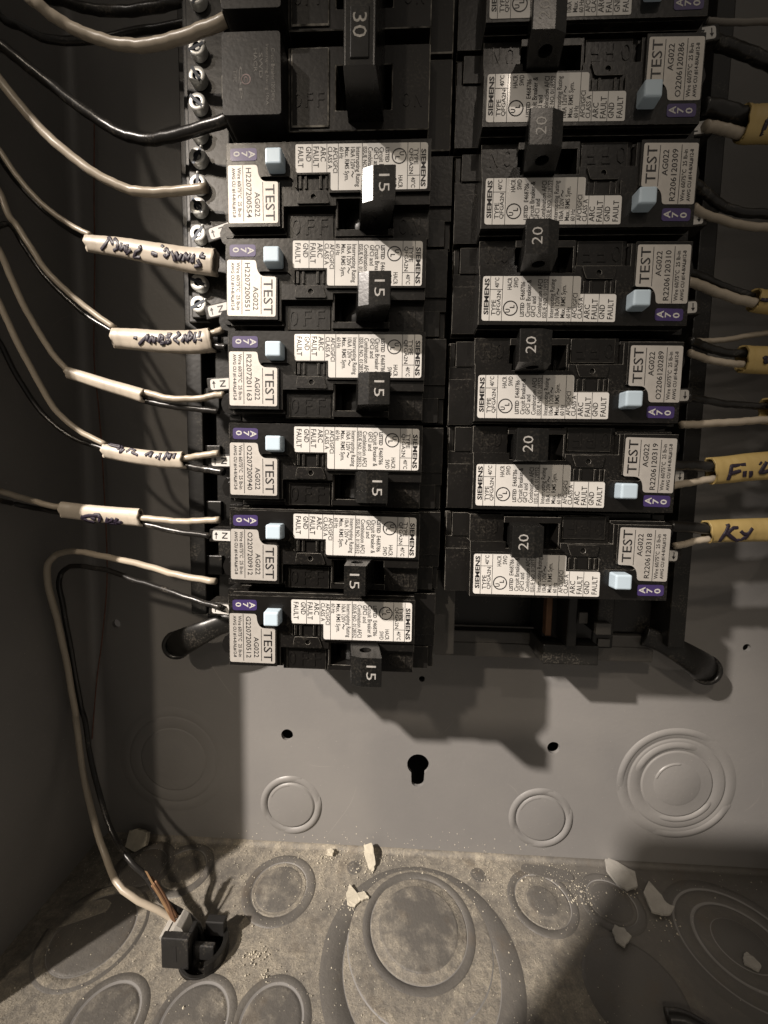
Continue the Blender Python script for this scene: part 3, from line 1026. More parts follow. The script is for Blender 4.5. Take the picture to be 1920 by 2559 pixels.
def make_breaker(label, serial, amps, row, right, dx, dy, mid=False, group=None, tabtilt=0.0):
    if right:
        mw = UP @ Matrix.Translation(Vector((dx, -25.4 * row + dy, 0)) * S) @ Matrix.Rotation(pi, 4, 'Z')
    else:
        mw = UP @ Matrix.Translation(Vector((dx, -25.4 * row + dy, 0)) * S)
    jr = random.Random(row * 7 + (50 if right else 0))
    jit = lambda a: jr.uniform(-a, a)
    mw = mw @ Matrix.Translation(Vector((-35, 0, 0)) * S) @ Matrix.Rotation(radians(jit(.35)), 4, 'Z') @ Matrix.Translation(Vector((35, 0, 0)) * S)
    r = thing('circuit_breaker', label, 'circuit breaker', BO, mw, group)
    link('case', shared['body'], r, .22, 1)
    for me in shared['stamp']:
        link('stamped_letter', me, r)
    link('terminal_lug', shared['lug'], r, .3, 2)
    tb = link('neutral_tab', shared['tab'], r, .3, 2)
    tl = link('neutral_label', shared['tablabel'], tb)
    link('print', shared['tabprint'], tl)
    if tabtilt:
        piv = Vector((-63 + 35, 0, 36 - 8)) * S
        tb.matrix_local = Matrix.Translation(piv) @ Matrix.Rotation(tabtilt, 4, 'Z') @ Matrix.Translation(-piv)
    link('test_button', shared['button'], r, .55, 3)
    a = link('rating_label', shared['rate'], r)
    a.matrix_local = seat(-26, 5, jit(.12), jit(.12), jit(.35))
    link('print', shared['rateprint'], a)
    a = link('serial_label', shared['serial'], r, label='silver label with serial number ' + serial if serial else None)
    link('print', serial_print(serial).mesh('print', M['ink'], BO), a)
    a.matrix_local = seat(-56, -2, jit(.12), jit(.12), jit(.5))
    a = link('date_tag', shared['tag'], r)
    a.matrix_local = seat(-58, 8.7, jit(.25), jit(.2), jit(1.2))
    link('print', shared['tagprint'], a)
    h = link('toggle_handle', shared['h_mid' if mid else 'h_on'], r, .22, 2)
    link('number', shared['n15m' if mid else ('n15' if amps == 15 else 'n20')], h)
    return r


GL = '15 amp breakers stacked in the left column'
GR = '20 amp breakers stacked in the right column'
left = [('H2207200554', .67, -.47, 0, .30), ('H2207200551', -.05, -.08, 0, .22), ('R2207201163', .23, .41, 0, .08), ('O2207200940', .08, 0, 0, 0), ('O2207200912', -.06, .15, 1, -.02), ('G2207200512', -.85, -.01, 0, -.06)]
# which toggle stands centred is read from the photo: fifth from the top
names = ['topmost 15 amp breaker in the left column, its toggle edge catching a bright glare',
         'second 15 amp breaker from the top of the left column, beside the longest handwritten jacket',
         'third 15 amp breaker down the left column, lamp glare on its white label',
         'fourth 15 amp breaker down the left column, beside the short marked cable end',
         'fifth 15 amp breaker down the left column, its toggle standing midway',
         'lowest 15 amp breaker in the left column, its toggle hanging over bare back plate']
for i, (s, dx, dy, md, tt) in enumerate(left):
    make_breaker(names[i], s, 15, i, False, dx, dy, bool(md), GL, tt)
right = [('', -.46, .21, .12), ('O2206120286', -.46, .21, .12), ('R2206120309', -.06, .10, .1), ('R2206120310', .19, .15, .08), ('O2206120289', -.14, -.54, .03), ('R2206120319', .24, .07, 0), ('R2206120318', .25, .02, -.02)]
names = ['20 amp breaker cut off by the top edge of the photo, right column',
         'second 20 amp breaker from the top, right column, serial ending 286',
         'third 20 amp breaker from the top, right column, serial ending 309',
         'fourth 20 amp breaker from the top, right column, serial ending 310',
         'fifth 20 amp breaker from the top, right column, serial ending 289',
         'second lowest 20 amp breaker, right column, beside the yellow cable marked F',
         'lowest 20 amp breaker in the right column, above the empty bus space']
for j, (s, dx, dy, tt) in enumerate(right):
    make_breaker(names[j], s, 20, j - 2, True, dx, dy, False, GR, tt)

# ------------------------------------------------------------------ two-pole 30 amp breaker, top left
dp = thing('double_pole_breaker', 'wide unlabelled black two pole breaker with one tall 30 amp toggle, top left', 'circuit breaker', (-35, 38.1, 8))
DO = (-35, 38.1, 8)
for k in (0, 1):
    c = 25.4 + 25.4 * k
    b = MB()
    b.box(-62.8, -.75, c - 12.35, c + 12.35, 8, 49.6)
    slot = [(-46, c + 11.6), (-7.3, c + 11.6), (-7.3, c - 9.8), (-16.9, c - 9.8), (-16.9, c + 6.6), (-33.3, c + 6.6), (-33.3, c - 9.8), (-46, c - 9.8)]
    if k == 0:
        slot = [(-46, c + 11.6), (-7.3, c + 11.6), (-7.3, c - 9.8), (-46, c - 9.8)]
        b.prism(slot, 49, 56.6, [[(-32.9, c - 4.6), (-17.6, c - 4.6), (-17.6, c + 6.8), (-32.9, c + 6.8)]])
    else:
        b.prism(slot[:4] + [(-16.9, c - 4), (-16.9, c + 6.6), (-33.3, c + 6.6), (-33.3, c - 4), (-33.4, c - 9.8), (-46, c - 9.8)] if False else [(-46, c + 11.6), (-7.3, c + 11.6), (-7.3, c - 9.8), (-46, c - 9.8)], 49, 56.6,
                [[(-32.9, c - 4.6), (-17.6, c - 4.6), (-17.6, c + 6.8), (-32.9, c + 6.8)]])
    b.box(-7.5, -.75, c - 12.0, c + 12.0, 49.5, 52.0, (.1, .1))
    b.box(-45.2, -34.6, c - 9.2, c + 11.0, 56.5, 57.2, (.2, .2))
    b.box(-68.2, -62.7, c + 4.5, c + 11.6, 14, 50, (.6, .2))
    b.box(-68.2, -62.7, c - 1.0, c + 4.2, 14, 49.5, (.6, .2))
    b.box(-67.2, -62.7, c - 12.2, c - 8.0, 14, 50, (.6, .2))
    b.build('case', [M['plastic2'], M['edge']], dp, DO, bevel=.25, seg=1)
    cv = MB()
    cv.prism(rounded([(-61.6, c + 9.2), (-46.2, c + 9.2), (-46.0, c - 10.8), (-61.6, c - 10.8)], 1.0), 49, 63.2)
    cv.prism([(-61.9, c + 8.8), (-60.7, c + 8.8), (-60.7, c - 10.3), (-61.9, c - 10.3)], 50, 62.2)
    co = cv.build('terminal_cover', M['plastic2'], dp, DO, bevel=.45)
    pr = MB()
    z = 63.24
    for u, y0, y1, s in ((-58.6, 0, -2.8, 'TYPE'), (-57.2, 1, -7, 'QP'), (-53.2, 5, -.5, 'HACR'), (-51.8, 4, -2, 'SWD'), (-50.2, 6, -8.5, 'Interrupting Rating 10kA'), (-48.6, 5, -7.5, 'Circuit Breaker 120/240V')):
        put_text(pr, s, u, u + .95, c + y0, c + y1, z)
    pr.build('print', M['faint'], co, DO)
    pr = MB()
    ring_flat(pr, -55.3, c - 2.2, 1.0, 1.3, z, mi=0)
    put_text(pr, 'C', -55.8, -54.8, c - 1.5, c - 2.9, z)
    pr.build('print', M['faint_red'], co, DO)
    for ch, x0, z in (('O', -44.2, 57.18), ('F', -41.1, 57.18), ('F', -38.0, 57.18), ('O', -14.6, 56.58), ('N', -11.4, 56.58)):
        e = MB()
        put_upright(e, ch, x0, x0 + 2.0, c - 4.2, c - .4, z, .16)
        e.build('stamped_letter', M['plastic2'], dp, DO)
hb = MB()
fn = lambda a, b, c: (a, c, b)
hb.prism(rounded([(-29.4, 56.6), (-28.6, 72.0), (-20.9, 72.0), (-19.6, 56.6)], [.1, .6, .6, .1], 3), 17.6, 62, fn=fn)
hb.prism([(-25.0 + 7.4 * cos(pi * i / 14), 47.0 + 7.0 * sin(pi * i / 14)) for i in range(15)], 21, 31.6, fn=fn, smooth=True)
ho = hb.build('toggle_handle', M['handle'], dp, DO, bevel=.4)
MB().box(-27.0, -22.4, 18.9, 30.2, 71.9, 72.35, (.15, .15)).box(-27.4, -22.6, 33.0, 35.2, 71.9, 72.25, (.1, .1)).build('raised_pad', M['handle'], ho, DO, bevel=.12)
t = MB()
put_text(t, '30', -26.3, -23.0, 28.6, 23.2, 72.40, .0)
t.build('number', M['worn_white'], ho, DO)

# ------------------------------------------------------------------ cables
TRACKS = {"w_big":[[-126.22,60.7,50.0],[-122.64,57.72,50.0],[-119.37,56.0,48.0],[-114.47,54.31,46.0],[-107.62,52.34,45.0],[-99.96,50.41,45.0],[-91.65,49.11,46.0],[-82.44,48.45,48.0],[-73.97,48.47,50.0],[-66.25,48.63,52.0],[-63.56,49.75,52.0]],"w_black30":[[-141.86,54.18,45.0],[-137.63,50.59,45.0],[-130.48,45.43,44.0],[-121.59,39.22,42.0],[-112.31,33.42,40.0],[-104.32,29.12,40.0],[-95.62,26.56,41.0],[-84.4,25.35,44.0],[-68.93,25.55,48.0],[-65.64,26.34,48.0]],"w_top1":[[-138.89,82.86,30.0],[-129.87,79.26,30.0],[-120.29,76.59,30.0],[-109.59,75.78,30.0],[-98.77,74.28,32.0],[-88.23,72.61,35.0],[-83.09,74.7,35.0]],"w_top2":[[-149.0,71.97,36.13],[-145.01,71.61,30.0],[-137.64,71.5,26.0],[-123.79,75.56,22.0],[-109.52,77.66,22.0],[-90.53,75.51,26.0],[-76.78,75.23,30.0]],"w_554":[[-139.44,43.03,48.0],[-136.8,38.66,48.0],[-133.21,34.04,47.0],[-127.18,27.05,46.0],[-119.48,20.31,45.0],[-111.06,14.56,44.0],[-102.89,11.0,43.0],[-95.9,9.52,43.0],[-86.89,9.63,43.0],[-75.45,9.8,44.0]],"w_551w":[[-143.85,25.37,44.0],[-141.57,21.22,44.0],[-136.9,13.81,43.0],[-129.51,5.95,42.0],[-121.31,0.54,41.0],[-115.7,-2.14,41.0]],"w_551b":[[-149.0,27.18,39.99],[-148.11,23.92,38.0],[-142.7,16.62,38.0],[-134.63,8.29,38.0],[-125.38,1.36,38.0],[-117.31,-2.69,39.0]],"s_551":[[-117.28,-4.64,41.0],[-110.13,-5.42,41.0],[-99.18,-7.58,42.0],[-88.45,-9.98,43.0],[-80.9,-11.21,43.0],[-72.92,-12.48,44.0]],"w_1163w":[[-145.58,14.86,44.0],[-142.87,9.27,44.0],[-140.23,2.25,44.0],[-138.79,-0.1,43.0],[-134.51,-6.79,43.0],[-130.59,-13.49,42.0],[-124.93,-19.38,41.0],[-118.08,-25.14,40.0],[-109.55,-30.96,40.0]],"w_1163b":[[-149.0,1.66,42.61],[-145.24,2.81,39.0],[-140.81,-3.59,39.0],[-135.77,-12.0,38.0],[-129.11,-19.03,38.0],[-120.8,-26.1,38.0],[-110.34,-32.26,39.0]],"s_1163":[[-109.96,-34.36,40.0],[-104.12,-34.6,40.0],[-95.59,-35.57,41.0],[-87.19,-36.22,42.0],[-79.45,-36.39,43.0],[-75.1,-35.9,43.0]],"e_1163w":[[-76.86,-34.6,43.0],[-73.78,-33.39,43.0],[-71.29,-33.01,44.0]],"e_1163b":[[-76.92,-37.26,43.0],[-73.86,-37.74,43.0],[-69.87,-38.53,44.0]],"w_lv3":[[-144.24,-4.71,47.0],[-141.05,-10.29,47.0],[-139.39,-16.34,46.0],[-136.3,-25.42,45.0],[-132.45,-34.89,43.0],[-129.42,-40.53,42.0],[-125.21,-45.87,41.0]],"s_lv3":[[-125.85,-45.87,41.0],[-119.39,-47.76,41.0],[-111.26,-50.22,42.0],[-104.97,-51.94,42.0],[-98.31,-53.85,43.0]],"e_lv3w":[[-100.09,-52.37,43.0],[-96.97,-52.84,43.0],[-89.14,-54.72,44.0],[-79.87,-54.75,44.0],[-74.72,-53.73,44.0],[-71.14,-53.36,44.0]],"e_lv3b":[[-100.84,-54.68,42.0],[-96.65,-55.65,42.0],[-87.76,-57.09,42.0],[-79.92,-57.78,42.0],[-73.68,-58.48,42.0]],"w_940w":[[-145.25,-19.61,47.0],[-142.1,-26.23,47.0],[-138.59,-36.4,46.0],[-134.38,-47.82,44.0],[-130.34,-57.7,42.0],[-123.44,-64.69,41.0],[-113.37,-69.75,41.0]],"w_940b":[[-149.0,-29.29,45.08],[-149.0,-36.23,40.96],[-145.12,-47.42,39.0],[-138.41,-58.67,38.0],[-129.34,-66.25,38.0],[-122.8,-69.09,38.0],[-114.93,-71.19,39.0]],"s_940":[[-114.26,-71.74,41.0],[-107.55,-72.9,41.0],[-98.85,-74.03,42.0],[-91.95,-74.6,42.0],[-85.29,-74.65,43.0]],"e_940w":[[-87.12,-74.17,43.0],[-83.96,-73.87,43.0],[-78.2,-72.98,44.0],[-73.01,-72.26,44.0]],"e_940b":[[-87.74,-76.19,42.0],[-84.04,-76.75,42.0],[-78.24,-77.59,42.0],[-72.01,-78.44,43.0]],"w_912w":[[-149.0,-84.63,48.14],[-149.0,-86.03,44.12],[-144.98,-88.51,40.0],[-136.69,-90.67,40.0],[-130.04,-91.73,40.0]],"w_912b":[[-149.0,-87.93,48.35],[-149.0,-89.27,44.33],[-149.0,-90.81,38.92],[-142.39,-92.47,37.0],[-131.87,-93.83,38.0]],"s_912":[[-131.19,-92.29,40.0],[-124.53,-92.97,40.0],[-116.57,-93.53,41.0],[-108.36,-94.06,41.0],[-101.43,-94.3,42.0]],"e_912w":[[-103.32,-94.13,42.0],[-100.08,-94.43,42.0],[-89.28,-95.16,43.0],[-80.78,-94.87,44.0],[-73.14,-94.2,44.0]],"e_912b":[[-104.07,-96.21,41.0],[-100.81,-96.68,41.0],[-88.88,-98.8,42.0],[-77.11,-100.12,42.0]],"w_512w":[[-74.85,-115.18,44.0],[-83.89,-114.87,42.0],[-93.18,-113.71,40.0],[-103.37,-112.17,37.0],[-117.6,-110.81,33.0],[-128.73,-109.75,30.0],[-139.08,-109.67,27.0],[-147.1,-111.33,25.0],[-149.0,-114.65,26.92],[-149.0,-119.88,27.92],[-149.0,-128.87,26.39],[-149.0,-141.74,23.58],[-149.0,-156.37,21.08],[-149.0,-170.61,19.2],[-148.86,-181.47,18.0],[-147.82,-184.81,19.0],[-144.45,-202.56,21.0],[-137.99,-218.93,25.0],[-128.05,-231.7,31.0],[-114.79,-235.77,40.0],[-95.0,-246,40.5],[-88.5,-256.0,41.5]],"w_512b":[[-72.88,-124.19,44.0],[-79.74,-123.42,42.0],[-87.87,-122.08,40.0],[-101.41,-119.69,36.0],[-112.02,-118.18,33.0],[-122.99,-115.98,30.0],[-133.81,-115.45,27.0],[-142.56,-116.34,24.0],[-148.59,-119.76,22.0],[-149.0,-125.59,22.61],[-149.0,-133.62,21.24],[-149.0,-149.35,19.12],[-149.0,-165.08,16.87],[-148.87,-179.82,15.0],[-146.64,-184.56,16.0],[-143.56,-197.06,18.0],[-137.32,-211.1,22.0],[-127.38,-223.78,28.0],[-116.16,-227.61,35.0],[-107.03,-233.71,37.0],[-100.51,-239.77,39.0],[-85.5,-247,41],[-84.0,-256.0,42]],"r_gray":[[76.13,59.04,38.0],[79.32,58.58,38.0],[86.68,58.23,38.0],[93.79,58.27,38.0],[99.66,58.33,38.0]],"r_black0":[[75.99,54.2,38.0],[81.96,54.5,36.0],[90.29,53.92,34.0],[97.92,50.88,34.0],[104.24,48.66,34.0]],"r_286b":[[72.82,30.0,44.0],[77.37,30.37,43.0],[81.58,29.18,43.0],[85.99,28.92,42.0],[93.77,28.26,42.0]],"r_286w":[[74.0,24.82,44.0],[77.81,25.05,43.0],[81.48,24.23,43.0],[86.44,23.81,42.0],[94.23,23.28,42.0]],"rs_286":[[85.66,26.82,42.0],[88.78,26.51,42.0],[93.93,26.53,42.0],[99.04,26.67,42.0]],"r_309b":[[70.04,8.05,46.0],[74.1,7.56,44.0],[78.88,5.97,42.0],[84.28,4.67,40.0],[89.58,3.14,40.0],[97.16,2.57,40.0],[104.5,2.44,40.0]],"r_309w":[[72.38,2.42,44.0],[76.41,0.91,43.0],[82.89,-0.26,42.0],[88.39,-1.77,42.0],[95.89,-2.42,42.0],[103.14,-2.58,42.0]],"r_310w":[[72.13,-18.75,44.0],[76.96,-19.65,43.0],[83.28,-21.39,42.0],[88.88,-23.17,42.0],[94.16,-24.41,42.0]],"r_310b":[[71.92,-15.95,44.0],[77.41,-16.36,42.0],[84.51,-18.04,40.0],[90.22,-20.13,40.0],[95.04,-21.65,40.0]],"rs_310":[[94.33,-23.04,41.0],[97.93,-23.59,41.0],[103.4,-23.88,41.0]],"r_thin":[[80.15,-33.52,36.0],[84.49,-33.66,36.0],[89.94,-33.37,36.0],[97.29,-32.06,36.0],[103.7,-31.05,36.0],[111.32,-30.05,36.0]],"r_289b":[[74.29,-36.3,44.0],[78.45,-36.47,42.0],[82.58,-37.54,41.0],[89.01,-38.62,40.0],[94.05,-38.75,40.0]],"r_289w":[[74.28,-39.72,44.0],[77.5,-40.38,43.0],[82.16,-41.33,42.0],[87.77,-42.28,42.0],[92.71,-42.27,41.0]],"rs_289":[[93.08,-40.44,40.0],[97.56,-40.71,40.0],[104.51,-40.68,40.0]],"r_319b2":[[75.94,-52.6,42.0],[81.5,-52.87,40.0],[87.88,-53.77,39.0],[94.3,-54.19,38.0],[103.57,-54.6,38.0]],"r_319w2":[[74.29,-61.42,43.0],[79.35,-61.1,42.0],[86.93,-60.46,41.0],[95.15,-59.82,41.0],[101.95,-59.19,41.0]],"rs_289b":[[102.59,-56.34,39.0],[106.19,-56.31,39.0],[113.06,-55.96,39.0]],"r_319b":[[71.0,-74.17,44.0],[76.34,-74.06,43.0],[81.75,-74.09,42.0],[86.21,-74.31,42.0]],"r_319w":[[71.74,-80.53,44.0],[75.95,-79.9,43.0],[82.12,-78.81,42.0],[86.51,-78.02,42.0]],"rs_319":[[84.93,-75.61,42.0],[90.15,-75.1,42.0],[95.6,-74.31,42.0],[102.41,-73.64,42.0],[109.19,-73.12,42.0]],"r_318b":[[72.39,-93.27,44.0],[76.97,-93.44,43.0],[81.9,-93.89,42.0],[86.7,-94.08,42.0]],"r_318w":[[74.53,-99.61,44.0],[77.96,-99.11,43.0],[82.23,-98.14,42.0],[86.4,-97.31,42.0]],"rs_318":[[85.23,-95.05,42.0],[91.78,-94.55,42.0],[98.73,-94.17,42.0],[104.27,-93.93,42.0],[111.15,-93.54,42.0]]}
